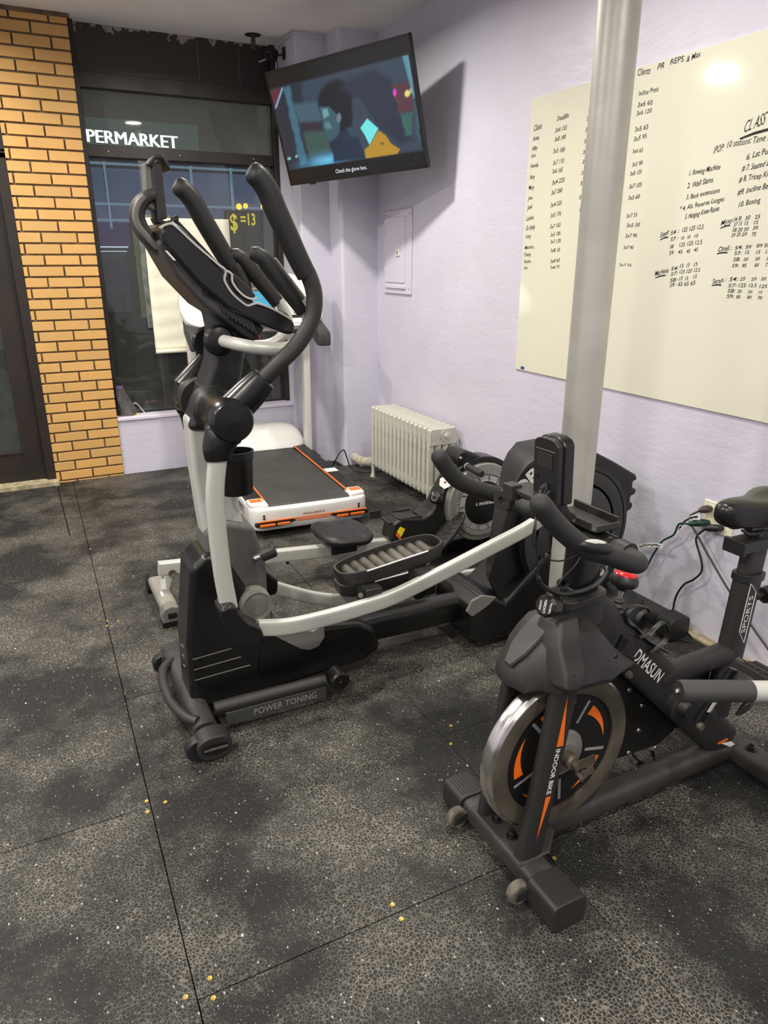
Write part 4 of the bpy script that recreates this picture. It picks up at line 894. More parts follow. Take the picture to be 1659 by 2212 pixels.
for i in range(7):
    obj('vent_rib', B().box((.494 + .005 * i, cx0 + .018, 1.400 - .003 * i), (.4965 + .005 * i, cx0 + .026, 1.420 - .003 * i)), M['blkm'], E_)
edge = [(0.389,2.083,1.572),(0.411,2.083,1.582),(0.429,2.083,1.578),(0.477,2.083,1.533),(0.536,2.083,1.482),(0.557,2.083,1.464),(0.552,2.083,1.439),(0.57,2.083,1.405),(0.595,2.083,1.381),(0.614,2.083,1.369),(0.632,2.083,1.373),(0.649,2.083,1.373),(0.69,2.083,1.356),(0.72,2.083,1.34),(0.743,2.083,1.326)]
obj('silver_trim', B().sweep(cr(edge, 4), [(-.003, -.005), (.003, -.005), (.003, .005), (-.003, .005)], up=(0, 1, 0)), M['silver'], E_, bevel=.001)
edge2 = [(0.557,2.078,1.464),(0.572,2.078,1.455),(0.573,2.078,1.435),(0.585,2.078,1.414),(0.608,2.078,1.393),(0.632,2.078,1.386),(0.644,2.078,1.39)]
obj('silver_trim', B().sweep(cr(edge2, 4), [(-.003, -.004), (.003, -.004), (.003, .004), (-.003, .004)], up=(0, 1, 0)), M['silver'], E_, bevel=.001)
obj('speaker_pad', cw([(0.58,1.457),(0.599,1.441),(0.624,1.417),(0.641,1.394),(0.629,1.387),(0.609,1.397),(0.589,1.417),(0.579,1.439)], cx0 - .004, cx0 + .05), M['foam'], E_, bevel=.004)
obj('label_sticker', B().prism([(0.397,1.516),(0.403,1.516),(0.424,1.491),(0.418,1.491)], 'y', cx0 - .003, cx0 + .004), M['decal'], E_)
obj('display_face', B().prism([(.436, 1.594), (.442, 1.597), (.578, 1.452), (.572, 1.446)], 'y', cx0 + .03, cx1 - .03), M['void'], E_)
# tablet bracket
tb = [(0.411,2.23,1.519),(0.384,2.23,1.546),(0.364,2.23,1.577),(0.357,2.23,1.609),(0.369,2.23,1.639),(0.391,2.23,1.657),(0.406,2.23,1.658)]
ar = obj('tablet_arm', B().rtube(cr(tb, 5), .036, .10, e=4), M['blkm'], E_, bevel=.002)
obj('arm_edge', B().rtube(cr([(0.394,2.17,1.524),(0.37,2.17,1.551),(0.351,2.17,1.577),(0.344,2.17,1.606),(0.355,2.17,1.635),(0.373,2.17,1.654)], 5), .016, .020, e=4), M['greyp'], ar)
tp = [(0.405,2.23,1.745),(0.443,2.23,1.747),(0.428,2.23,1.605),(0.39,2.23,1.604)]
hold = obj('tablet_holder', B().prism([(.404, 1.735), (.430, 1.740), (.432, 1.600), (.404, 1.595)], 'y', 2.185, 2.275), M['blkm'], E_, bevel=.004)
obj('holder_spine', B().prism([(.388, 1.74), (.406, 1.74), (.406, 1.62), (.382, 1.63)], 'y', 2.20, 2.26), M['greyp'], hold, bevel=.003)
obj('upper_claw', B().prism([(.392, 1.735), (.412, 1.758), (.434, 1.762), (.450, 1.742), (.453, 1.722), (.446, 1.726), (.432, 1.750), (.416, 1.748), (.398, 1.728)], 'y', 2.185, 2.275), M['blk'], hold, bevel=.003)
obj('lower_claw', B().prism([(.400, 1.605), (.430, 1.592), (.456, 1.597), (.458, 1.610), (.464, 1.610), (.462, 1.588), (.43, 1.578), (.405, 1.590)], 'y', 2.185, 2.275), M['blk'], hold, bevel=.003)
# cup holder
cp = [(0.557,2.1,0.889)][0]
cb = B(); prof = []
for z, k, q in ((-.082, .84, 1), (-.078, .88, 1), (.03, 1.0, 1), (.031, 1.06, 1), (.055, 1.06, 1), (.055, .94, 1), (-.02, .85, 1)):
    prof.append([(cp[0] - .006 + .055 * k * math.cos(a), cp[1] + .045 * k * math.sin(a), cp[2] + z) for a in [2 * PI * i / 36 for i in range(36)]])
cb.loft(prof); c_ = obj('cup_holder', cb, M['blks'], E_, bevel=.001)
# lower joints + pedal arms
obj('joint_boot', B().prism([(0.428,0.509),(0.457,0.518),(0.479,0.509),(0.486,0.48),(0.514,0.444),(0.549,0.417),(0.558,0.391),(0.549,0.364),(0.516,0.36),(0.475,0.369),(0.455,0.387),(0.442,0.427),(0.429,0.481)], 'y', 1.925, 2.015), M['blks'], E_, bevel=.014, bseg=3)
nr = [(0.547,1.965,0.403),(0.644,1.965,0.384),(0.772,1.965,0.382),(0.906,1.965,0.39),(1.029,1.965,0.404),(1.212,1.965,0.451),(1.404,1.965,0.506),(1.606,1.965,0.568)] + [(1.72, 1.965, .640), (1.80, 1.965, .665)]
obj('pedal_arm', B().rtube(cr(nr, 5), .030, .052, up=(0, 0, 1), e=5), M['silver'], E_)
fr_ = [(0.714,2.42,0.324),(0.801,2.42,0.278),(0.914,2.42,0.224),(1.034,2.42,0.187),(1.159,2.42,0.182),(1.311,2.42,0.199),(1.482,2.42,0.189),(1.711,2.42,0.168)] + [(1.86, 2.42, .185)]
obj('pedal_arm', B().rtube(cr(fr_, 5), .030, .050, up=(0, 0, 1), e=5), M['silver'], E_)
obj('joint_boot', B().prism([(.62, .42), (.69, .42), (.76, .345), (.755, .29), (.68, .28), (.625, .33)], 'y', 2.385, 2.475), M['blks'], E_, bevel=.014)
def pedal(c, tilt, lab):
    R = Matrix.Rotation(-tilt, 3, 'Y'); c = Vector(c)
    def out(k, z, n=44, dx=0):
        r = []
        for i in range(n):
            a = 2 * PI * i / n; ca, sa = math.cos(a), math.sin(a)
            x = (.208 * k[0]) * math.copysign(abs(ca) ** .55, ca); y = (.078 * k[1]) * math.copysign(abs(sa) ** .6, sa) * (1 - .10 * max(0, -ca))
            r.append(c + R @ Vector((x + dx, y, z)))
        return r
    p = obj('pedal', B().loft([out((.88, .80), -.022), out((.96, .94), -.014), out((1, 1), .022), out((.985, .965), .034), out((.95, .88), .034), out((.93, .84), -.002)]), M['blkm'], E_, label=lab)
    for i in range(9):
        x = -.150 + i * .0375; hw = .066 if 0 < i < 8 else .058
        rows = []
        for k in range(9):
            a = PI * k / 8; rows.append((x - .0185 * math.cos(a), -.001 + .019 * math.sin(a)))
        b = B(); b.loft([[c + R @ Vector((q[0], y, q[1])) for q in rows] for y in (-hw, hw)])
        obj('tread_pad', b, M['tray'], p)
    obj('tray_rim_highlight', B().tube([c + R @ Vector((x, -.0735, .0335)) for x in (-.12, .12)], .0028, 8), M['decal'], p)  # white line painted along the rim as its highlight
    return p
pedal((1.075, 2.085, .478), math.radians(7), 'black tray pedal with grey worn tread')
pedal((1.20, 2.385, .265), math.radians(3), 'black tray pedal nearest the wall, mostly hidden')
for (x, y, z) in ((.96, 2.0, .40), (1.16, 2.0, .425)): obj('pedal_bracket', B().box((x - .03, y - .03, z - .022), (x + .03, y + .05, z + .045)), M['blkm'], E_, bevel=.004)
obj('bracket_bolt', B().cyl([(0.921,2,0.417)][0], [(0.917,1.99,0.423)][0], .009), M['steel'], E_)
obj('incline_adjuster', B().box((1.34, 2.36, .150), (1.44, 2.46, .215)).box((1.36, 2.34, .125), (1.40, 2.44, .16)), M['void'], E_, bevel=.005)
# frame beam and rear housing
obj('frame_beam', B().rtube([(1.0, EY, .155), (1.50, EY, .150)], .10, .112, up=(0, 0, 1), e=3), M['blks'], E_)
ho_ = [(1.655, .70), (1.70, .745), (1.78, .785), (1.90, .79), (2.03, .76), (2.15, .70), (2.285, .625), (2.30, .60), (2.275, .595), (2.275, .565), (2.30, .56), (2.296, .535), (2.272, .53), (2.27, .505), (2.29, .495), (2.285, .47), (2.20, .43), (2.24, .28), (2.22, .16), (2.12, .06), (1.75, .05), (1.60, .18), (1.55, .28), (1.585, .45), (1.62, .58)]
hs = B(); hs.loft([[(x + max(0, 1.78 - x) * k, y_h, z) for x, z in ho_] for y_h, k in ((2.135, 0), (2.20, .12), (2.325, .50))])
obj('rear_housing', hs, M['blk'], E_, bevel=.02, bseg=3)
hl = B(); hl.prism([(1.44, .195), (1.50, .245), (1.545, .235), (1.60, .20), (1.72, .30), (1.80, .38), (1.95, .30), (2.08, .12), (2.05, .04), (1.70, .035), (1.47, .035), (1.435, .07)], 'y', 2.085, 2.375)
obj('lower_rear_shroud', hl, M['blks'], E_, bevel=.02, bseg=3)
obj('grey_facet', B().prism([(1.433,0.245),(1.48,0.258),(1.547,0.236),(1.517,0.21),(1.437,0.174),(1.408,0.203)], 'y', 2.078, 2.09), M['greyp'], E_, bevel=.004)
dc = (1.945, 2.135, .435)
obj('disc_ring', B().lathe([(0, .0), (.275, .0), (.283, .008), (.281, .030), (.262, .034), (.258, .030), (0, .030)], dc, (0, -1, 0), 64), M['blks'], E_)
obj('disc_face', B().lathe([(.05, .031), (.19, .034), (.195, .032), (.205, .032), (.21, .034), (.258, .032)], dc, (0, -1, 0), 64), M['char'], E_)
obj('crank_disc', B().lathe([(.0, .03), (.13, .03), (.13, .055), (0, .06)], (1.945, 2.135, .435), (0, -1, 0), 48), M['blk'], E_)
obj('crank_arm', B().rtube([(1.945, 2.06, .435), (1.80, 2.04, .64)], .03, .045, up=(0, 0, 1)), M['blkm'], E_)
obj('crank_arm', B().rtube([(1.945, 2.36, .435), (1.86, 2.38, .20)], .03, .045, up=(0, 0, 1)), M['blkm'], E_)
lt = [(1.642,2.13,0.595),(1.749,2.13,0.709)]
obj('housing_lettering', B().text('.OR', lt[0], (.50, 0, .42), (-.42, 0, .50), .055, .17, bold=.04), M['decal'], E_)
dd = [(2.112,2.1,0.222),(2.184,2.1,0.273)]
obj('disc_stripe', B().prism([(2.104,0.206),(2.117,0.204),(2.154,0.262),(2.14,0.264)], 'y', 2.096, 2.104), M['decal'], E_)
rs = obj('rear_stabilizer', B().rtube([(2.27, 1.86, .065), (2.27, 2.60, .065)], .085, .075, up=(0, 0, 1), e=2.8), M['blkm'], E_)
for a, b in ((1.79, 1.875), (2.585, 2.67)): obj('end_cap', B().rtube([(2.27, a, .055), (2.27, b, .055)], .118, .100, up=(0, 0, 1), e=4), M['blk'], rs, bevel=.008)
obj('rear_foot_dome', B().lathe([(.0, .13), (.07, .125), (.11, .09), (.125, .03), (.125, 0)], (2.17, 2.05, .01), 'z', 30), M['blk'], E_)
# toning bar beside the front foot
b = obj('toning_bar', B().tube([(.41, 2.055, .092), (.50, 2.052, .094), (.80, 2.045, .094)], .022, 16), M['blkm'], E_)
obj('bar_plate', B().box((.44, 2.030, .030), (.80, 2.046, .078)), M['char'], b, bevel=.003)
obj('bar_lettering', B().text('POWER TONING', (.535, 2.0292, .044), (1, 0, 0), (0, 0, 1), .024, .225), M['greyd'], b)
obj('bar_pivot', B().lathe([(0, .008), (.006, .008), (.008, .002), (.030, .002), (.036, -.004), (.036, -.055), (.030, -.06)], [(0.841,2,0.099)][0], (0, -1, 0), 32), M['blks'], b)

# ================================================================= SPIN BIKE
BY = 1.19
K = thing('spin_bike', 'matte black spin bike with an orange and black flywheel in the right foreground', 'exercise bike', (1.38, BY, 0))
def stab(x, y0, y1, nm):
    s = obj(nm, B().rtube([(x, y0, .044), (x, y1, .044)], .080, .060, up=(0, 0, 1), e=4.5, seg=28), M['dusty'], K)
    for a, b in ((y0 - .045, y0 + .058), (y1 - .058, y1 + .035)):
        c = obj('end_cap', B().rtube([(x, a, .040), (x, b, .040)], .098, .080, up=(0, 0, 1), e=6, seg=28), M['blkm'], s, bevel=.004)
        r = B()
        for i in range(7): r.box((x - .034 + i * .0105, a + .012, .0795), (x - .031 + i * .0105, b - .006, .0815))
        obj('cap_ribs', r, M['blkm'], c)
    return s
fs = stab(.965, .985, 1.400, 'front_stabilizer')
rs = stab(1.835, .94, 1.44, 'rear_stabilizer')
for y in (1.055, 1.335):
    w = obj('roller_wheel', B().lathe([(.012, -.012), (.026, -.0135), (.030, -.009), (.030, .009), (.026, .0135), (.012, .012)], (.902, y, .031), 'y', 28, ring=True), mat('worn_roller', (104, 98, 88), .8, var=.3, vscale=60), fs)
    obj('wheel_hub', B().lathe([(0, -.010), (.013, -.010), (.013, .010), (0, .010)], (.902, y, .031), 'y', 20), M['blks'], w)
    for dy in (-.018, .0145): obj('wheel_bracket', B().prism([(.883, .022), (.900, .020), (.935, .030), (.935, .055), (.890, .042)], 'y', y + dy, y + dy + .0035), M['blkm'], w)
obj('base_flange', B().prism([(.925, 1.085), (.925, 1.305), (1.07, 1.305), (1.08, 1.24), (1.08, 1.14), (1.02, 1.085)], 'z', .070, .078), M['dusty'], K, bevel=.004)
for y in (1.235, 1.17): 
    b_ = obj('base_bolt', B().lathe([(.016, .0), (.016, .003), (.010, .0035), (.010, .012), (.006, .014), (.006, .022), (0, .024)], (.965, y, .078), 'z', 16), M['blks'], K)
obj('bottom_beam', B().rtube([(.99, BY, .052), (1.82, BY, .054)], .064, .066, up=(0, 0, 1), e=3), M['dusty'], K)
obj('rear_joint', B().rtube([(1.74, BY, .050), (1.83, BY, .050)], .050, .06, up=(0, 0, 1), e=3), M['dusty'], K)
for y in (1.13,): obj('base_bolt', B().lathe([(.018, .0), (.018, .003), (.011, .0035), (.011, .010), (.007, .012), (.007, .020), (0, .022)], (1.835, y, .074), 'z', 16), M['blks'], K)
# fork
for y, l in ((1.105, 'near'), (1.275, 'far')):
    a = [(1.036,1.105,0.564),(0.967,1.105,0.085)]
    p0 = Vector((a[0][0], y, a[0][2] + .0)); p1 = Vector((a[1][0], y, .072))
    obj('fork_leg', B().rtube([p0, p1], .036, .074, up=(1, 0, 0), e=3), M['blkm'], K)
    if l == 'near':
        u = (p1 - p0).normalized(); nrm = Vector((0, -1, 0)); side = nrm.cross(u); N = Vector((0, -.0188, 0))
        def on(t, w): return p0 + u * (t - .068) + side * w + N
        L = (p1 - p0).length
        sg = 1
        obj('fork_stripe', B().add([on(.10, -.003), on(.236, -.003), on(.236, .018)], [(0, 1, 2)]), M['orange'], K, flat=True)
        obj('fork_stripe', B().add([on(.378, -.002), on(.378, .014), on(.505, -.002)], [(0, 1, 2)]), M['orange'], K, flat=True)
        obj('fork_lettering', B().text('INDOOR BIKE', on(.243, -.002), u, -side if side.x < 0 else side, .0135, .128, bold=.012), M['decal'], K, flat=True)
# flywheel
wc = (1.085, 1.156, .312); R_ = .222
fw = obj('flywheel', B().lathe([(.168, .0), (.168, .010), (.176, .012), (.212, .012), (.218, .006), (.222, .0), (.222, -.027), (.218, -.031), (.0, -.031), (0, .0)], wc, (0, -1, 0), 96), M['steel'], K, bevel=.001)
obj('rim_band', B().lathe([(.2135, .0115), (.2195, .0058), (.2236, .0), (.2236, -.027), (.2195, -.0305)], wc, (0, -1, 0), 96, cap=False), M['chrome'], fw)
obj('disc_insert', B().lathe([(0, .001), (.168, .001), (.168, .004), (0, .004)], wc, (0, -1, 0), 72), M['void'], fw)
obj('hub_plate', B().lathe([(0, .024), (.035, .024), (.040, .020), (.060, .017), (.066, .010), (.066, .004)], wc, (0, -1, 0), 48), M['greyp'], fw)
orr = B(); sl = B()
for i in range(5):
    a0 = math.radians(58 + 72 * i)
    def P(r, a, h=.0048): return (wc[0] + r * math.cos(a), wc[1] - h, wc[2] + r * math.sin(a))
    d = .0045; ca = Vector((-math.sin(a0), 0, math.cos(a0))) * d
    q0, q1 = Vector(P(.085, a0)), Vector(P(.152, a0)); obj('grey_slash', B().add([q0 - ca, q1 - ca, q1 + ca, q0 + ca], [(0, 1, 2, 3)]), M['greyd'], fw, flat=True)
    n = 14; A0 = a0 - math.radians(9); A1 = a0 - math.radians(56)
    for sgn in (1,):
        outer = [P(.146 - .004 * (k / n), A0 + (A1 - A0) * k / n) for k in range(n + 1)]
        inner = [P(.118 + .023 * (k / n) ** 1.0, A0 + math.radians(-0) + (A1 - A0) * k / n) for k in range(n + 1)]
        obj('orange_blade', B().add(outer + inner, [(k, k + 1, n + 2 + k, n + 1 + k) for k in range(n)]), M['orange'], fw, flat=True)
ax = obj('axle', B().cyl((wc[0], 1.13, wc[2]), (wc[0], 1.085, wc[2]), .010).lathe([(.0, .03), (.017, .03), (.020, .024), (.020, 0), (0, 0)], (wc[0], 1.130, wc[2]), (0, -1, 0), 24), M['steel'], fw)
obj('chain_tensioner', B().box((wc[0] + .00, 1.092, wc[2] - .016), (wc[0] + .062, 1.097, wc[2] + .010)).cyl((wc[0] + .012, 1.10, wc[2] - .03), (wc[0] + .010, 1.075, wc[2] - .034), .006, seg=12).lathe([(.0, .014), (.010, .014), (.010, .0), (0, 0)], (wc[0] + .045, 1.095, wc[2] - .024), (-.2, -1, 0), 6).lathe([(.0, .01), (.013, .01), (.013, .004), (0, .004)], (wc[0] + .026, 1.094, wc[2] - .03), (-.2, -1, 0), 6), M['steel'], K)
# belt cover
obj('belt_cover', B().prism([(.99, .36), (1.10, .47), (1.25, .47), (1.42, .42), (1.50, .385), (1.60, .30), (1.63, .22), (1.60, .155), (1.54, .125), (1.40, .130), (1.20, .145), (1.05, .15), (.98, .24)], 'y', 1.225, 1.262), M['blks'], K, bevel=.008)
for p in [(1.384,1.224,0.364),(1.443,1.224,0.295),(1.444,1.224,0.21),(1.415,1.224,0.142),(1.525,1.224,0.122)]: obj('cover_screw', B().lathe([(0, .003), (.006, .003), (.008, 0)], p, (0, -1, 0), 12), M['chrome'], K)
# down tube
dt0 = Vector((1.125, BY, .715)); dt1 = Vector((1.775, BY, .085))
dt = obj('down_tube', B().rtube([dt0, dt1], .052, .118, up=(0, 0, 1), e=3.2, seg=28), M['blkm'], K)
u = (dt1 - dt0).normalized(); nn = u.cross(Vector((0, 1, 0)));
if nn.z < 0: nn = -nn
def dtp(t, w): return dt0 + u * t + nn * w + Vector((0, -.0268, 0))
tA, tB = [(1.31,1.163,0.51),(1.422,1.163,0.407)]
t0 = (Vector(tA) - dt0).dot(u)
obj('tube_lettering', B().text('DMASUN', dtp(t0 - .004, -.014), u, nn, .034, .150, bold=.006), M['decal'], dt, flat=True)
T_ = [(Vector(q) - dt0) for q in [(1.735,1.163,0.106),(1.784,1.163,0.097),(1.849,1.163,0.037)]]
q = [dtp(t.dot(u), t.dot(nn)) for t in T_]
obj('white_decal', B().add(q, [(0, 1, 2)]), M['decal'], dt, flat=True)
T_ = [(Vector(q) - dt0) for q in [(1.717,1.163,0.114),(1.761,1.163,0.117),(1.769,1.163,0.108),(1.73,1.163,0.103)]]
obj('orange_decal', B().add([dtp(t.dot(u), t.dot(nn)) for t in T_], [(0, 1, 2, 3)]), M['orange'], dt, flat=True)
obj('tube_skirt', B().prism([(1.09, .64), (1.14, .67), (1.27, .54), (1.22, .51)], 'y', 1.155, 1.225), M['blk'], K, bevel=.004)
# front fender cover: sections lofted from the nose back to the wing
fc = B(); rings = []
for x, wt, zt_, wb, zb_ in ((.918, .012, .560, .018, .546), (.924, .024, .578, .036, .546), (.938, .034, .600, .060, .540), (.971, .042, .640, .078, .548), (1.005, .050, .672, .112, .542), (1.04, .058, .690, .120, .552), (1.09, .060, .694, .120, .548), (1.13, .060, .690, .112, .540), (1.165, .056, .655, .104, .528), (1.205, .050, .605, .096, .540), (1.245, .042, .565, .086, .545), (1.262, .034, .550, .080, .545)):
    h_ = zt_ - zb_
    rings.append([(x, BY + sy * wy, zz) for sy, wy, zz in ((-1, wb * .96, zb_), (-1, wb, zb_ + h_ * .10), (-1, wb * .80 + wt * .20, zb_ + h_ * .45), (-1, wt * .75 + wb * .25, zb_ + h_ * .85), (-1, wt * .55, zt_), (1, wt * .55, zt_), (1, wt * .75 + wb * .25, zb_ + h_ * .85), (1, wb * .80 + wt * .20, zb_ + h_ * .45), (1, wb, zb_ + h_ * .10), (1, wb * .96, zb_))])
fc.loft(rings)
fcv = obj('front_cover', fc, M['blkm'], K, angle=28, bevel=.006, bseg=3)
pl = []
for z, x0_, x1_, yy in ((.562, .995, 1.045, 1.058), (.578, .982, 1.060, 1.054), (.61, .985, 1.070, 1.066), (.66, .995, 1.082, 1.100), (.705, 1.015, 1.095, 1.132)):
    pl.append([(x0_, yy + .03, z), (x0_ + .012, yy, z), (x1_ - .012, yy, z), (x1_, yy + .03, z), (x1_, 1.19, z), (x0_, 1.19, z)])
obj('cover_pleat', B().loft(pl), M['blkm'], fcv, bevel=.008, bseg=3)
hp = []
for x, z, w_ in ((.925, .595, .012), (.955, .628, .030), (.985, .656, .034), (1.02, .682, .034), (1.045, .694, .022)):
    hp.append([(x, BY - w_ - .006, z - .004), (x, BY + w_ - .006, z - .004), (x - .004, BY + w_ * .9 - .006, z + .006), (x - .004, BY - w_ * .9 - .006, z + .006)])
obj('cover_highlight_panel', B().loft(hp), M['char'], fcv, bevel=.003)  # lighter panel laid on the nose stands in for a highlight
for p in [(1.019,1.066,0.6),(1.146,1.066,0.62)]: obj('cover_screw', B().lathe([(0, .003), (.005, .003), (.007, 0)], p, (0, -1, 0), 12), M['void'], fcv)
# head
hd = obj('head_collar', B().rtube([[(1.13,1.19,0.653)][0], [(1.123,1.19,0.726)][0]], .085, .128, up=(1, 0, 0), e=3.5), M['blkm'], K, bevel=.003)
obj('collar_lip', B().rtube([[(1.122,1.19,0.721)][0], [(1.121,1.19,0.741)][0]], .098, .142, up=(1, 0, 0), e=3.5), M['blkm'], hd, bevel=.003)
obj('handle_post', B().rtube([[(1.128,1.19,0.722)][0], [(1.134,1.19,0.84)][0], (1.135, BY, .905)], .050, .098, up=(1, 0, 0), e=3.2), M['blks'], K)
obj('post_clip', B().tube(cr([(1.06, 1.16, .775), (1.09, 1.155, .760), (1.15, 1.158, .765), (1.185, 1.165, .785), (1.188, 1.175, .80)]), .005, 8), M['char'], K)
obj('post_bolt', B().lathe([(.006, .0), (.006, .01), (.013, .012), (.013, 0)], [(1.05,1.165,0.788)][0], (-.3, -1, .1), 16), M['blks'], K)
# height knob LOOSEN
ka = Vector([(1.024,1.15,0.744)][0]); kb = Vector([(0.948,1.12,0.768)][0]); kd = (kb - ka).normalized()
kn_ = obj('height_knob', B().lathe([(0, .052), (.020, .052), (.027, .046), (.028, .018), (.020, .010), (.016, -.01)], ka, kd, 10), M['blks'], K, angle=20)
kdx = kd.cross(Vector((0, 0, 1))).normalized(); kup = kdx.cross(kd).normalized()
if kup.z < 0: kup = -kup
if kdx.dot(Vector((0, 0, 1)).cross(-kd)) < 0: kdx = kdx
kface = ka + kd * .0526
xr = kup; yr = -kdx if (xr.cross(-kdx)).dot(kd) > 0 else kdx
obj('knob_lettering', B().text('LOOSEN', kface - xr * .015 - yr * .003, xr, yr, .0062, .030, bold=.01).text('THEN PULL', kface - xr * .013 - yr * .016, xr, yr, .0045, .026, bold=.01).text('ADJUST', kface - xr * .012 + yr * .009, xr, yr, .0045, .024, bold=.01), M['decal'], kn_, flat=True)
# tension knob
tk = Vector([(1.274,1.19,0.731)][0]); tb_ = Vector([(1.258,1.19,0.641)][0]); td = (tk - tb_).normalized()
kk = obj('tension_knob', B().lathe([(0, .028), (.020, .027), (.030, .020), (.036, .010), (.036, .0), (.030, -.008), (.016, -.010), (.014, -.020), (0, -.020)], tk, td, 36), M['blk'], K)
obj('knob_cap', B().lathe([(0, .0315), (.014, .031), (.0245, .0275), (.029, .022), (.0285, .0205), (0, .026)], tk, td, 36), M['red'], kk)
obj('cap_mark', B().text('STOP', tk + td * .0318 + Vector((-.010, 0, .003)), (1, -.2, -.2), (.1, 1, .2), .007, .02, bold=.01), M['decal'], kk, flat=True)
obj('knob_shaft', B().cyl(tk - td * .075, tk, .006), M['chrome'], K)
obj('rubber_bellows', B().lathe([(.006, .062), (.014, .060), (.016, .056), (.012, .051), (.018, .047), (.020, .043), (.014, .038), (.021, .034), (.023, .030), (.015, .025), (.020, .018), (.027, -.02), (.030, -.06)], tk - td * .105, td, 28), M['blkm'], K)
# handlebar
nz = [(0.808,0.97,1.077),(0.837,0.97,1.044),(0.873,0.97,1.01),(0.923,0.97,0.972),(0.983,0.97,0.945),(1.035,0.97,0.925)]
fz = [(0.86,1.41,1.052),(0.885,1.41,1.018),(0.918,1.41,0.985),(0.977,1.41,0.955),(1.049,1.41,0.927),(1.101,1.41,0.904)]
hb = [nz[0], nz[1], nz[2], nz[3], nz[4], (1.055, .972, .912), (1.090, .985, .900), (1.105, 1.02, .897), (1.110, 1.10, .900), (1.110, 1.28, .900), (1.105, 1.36, .897), (1.090, 1.395, .900), (1.055, 1.408, .912)] + fz[::-1][1:]
hbo = obj('handlebar', B().tube(cr(hb, 6), .0205, 22, round_end='both', up=(0, 0, 1)), M['foam'], K)
for p in ([(0.936,0.95,0.983)][0], [(0.97,1.41,0.969)][0]):
    p = Vector(p); near = p.y < 1.2
    pc = obj('pulse_sensor', B().ball(p + Vector((0, 0, -.006)), 1, 20, 12, (.046, .012, .014), Matrix.Rotation(.30, 3, 'Y')), M['blk'], hbo)
    obj('sensor_plate', B().ball(p + Vector((-.002, 0, -.003)), 1, 20, 12, (.038, .0105, .0128), Matrix.Rotation(.30, 3, 'Y')), M['silver'], pc)
obj('bar_clamp', B().tube([(1.110, 1.03, .899), (1.110, 1.06, .900)], .025, 22), M['blk'], hbo)
obj('bar_sleeve', B().tube([(1.110, 1.075, .900), (1.110, 1.19, .900)], .023, 22), M['blks'], hbo)
# phone tray over the bar
tr_ = obj('phone_tray', B().prism([(1.075, 1.115), (1.075, 1.245), (1.09, 1.26), (1.150, 1.26), (1.150, 1.13), (1.14, 1.10), (1.085, 1.10)], 'z', .926, .934), M['blkm'], K, bevel=.004)
obj('tray_wall', B().box((1.145, 1.11, .93), (1.152, 1.255, .952)).box((1.072, 1.115, .93), (1.078, 1.165, .948)).box((1.072, 1.195, .93), (1.078, 1.245, .948)).box((1.08, 1.098, .93), (1.148, 1.104, .945)), M['blkm'], tr_, bevel=.002)
# console
cc = Vector((1.008, 1.19, 1.06)); Rc = Matrix.Rotation(math.radians(2), 3, 'Z') @ Matrix.Rotation(math.radians(-3), 3, 'Y')
def cpr(o, x0, x1): # outline in (y,z) local, extruded in x
    b = B(); b.prism(o, 'x', x0, x1); b.v = [tuple(cc + Rc @ Vector(v)) for v in b.v]; return b
def arch(w, h, t): return [(-w, -h), (w, -h), (w, h - t), (w * .8, h - t * .35), (w * .4, h), (-w * .4, h), (-w * .8, h - t * .35), (-w, h - t)]
cs_ = obj('console', cpr(arch(.042, .076, .016), .004, .034), M['blks'], K, bevel=.005)
obj('console_rear_shell', cpr(arch(.039, .073, .014), -.012, .004), M['blk'], cs_, bevel=.003)
obj('battery_door', cpr([(-.024, .006), (.024, .006), (.024, .040), (-.024, .040)], -.0145, -.010), M['blkm'], cs_, bevel=.001)
obj('battery_seam', cpr([(-.030, .046), (.030, .046), (.030, .0475), (-.030, .0475)], -.0135, -.010), M['greyp'], cs_)
obj('jack', B().cyl(cc + Rc @ Vector((-.012, -.008, -.030)), cc + Rc @ Vector((-.034, -.012, -.036)), .0055).cyl(cc + Rc @ Vector((-.034, -.012, -.036)), cc + Rc @ Vector((-.040, -.02, -.055)), .004), M['blkm'], cs_)
obj('screw_hole', B().lathe([(0, .001), (.006, .001), (.006, 0)], cc + Rc @ Vector((-.0125, .026, -.018)), Rc @ Vector((-1, 0, 0)), 16), M['void'], cs_)
cb_ = obj('console_bracket', B().box((.965, 1.185, .992), (1.03, 1.285, 1.004)).box((.955, 1.25, .975), (.985, 1.285, 1.012)), M['blkm'], K, bevel=.003)
obj('bracket_clip', B().lathe([(.010, -.01), (.024, -.01), (.024, .01), (.010, .01)], (.962, 1.285, .968), (1, .3, 0), 24, ring=True), M['blkm'], cb_)
obj('bracket_arm', B().rtube([(1.03, 1.19, .992), (1.06, 1.19, .94), (1.11, 1.19, .905)], .04, .012), M['blkm'], cb_)
# console cables
c1 = [tuple(cc + Rc @ Vector((-.040, -.02, -.055)))] + [(0.989,1.16,1.022),(0.971,1.16,1.004),(0.957,1.16,0.985)] + [(0.941,1.14,0.941),(0.951,1.14,0.885),(0.957,1.14,0.839),(0.959,1.14,0.83)]
obj('sensor_cable', B().tube(cr(c1, 6), .0026, 8), M['cordb'], K)
c2 = [(0.972,1.15,1.038),(0.958,1.15,1.004),(0.948,1.15,0.963),(0.943,1.15,0.915),(0.961,1.15,0.885),(0.979,1.15,0.87),(1.026,1.15,0.853),(1.073,1.15,0.858),(1.095,1.15,0.863)]
obj('sensor_cable', B().tube(cr(c2, 6), .0018, 8), M['cordb'], K)
obj('sensor_cable', B().tube(cr([(1.095,1.15,0.863),(1.069,1.15,0.83),(1.038,1.15,0.807),(1.02,1.15,0.782),(1.012,1.15,0.764)], 6), .0018, 8), M['cordb'], K)
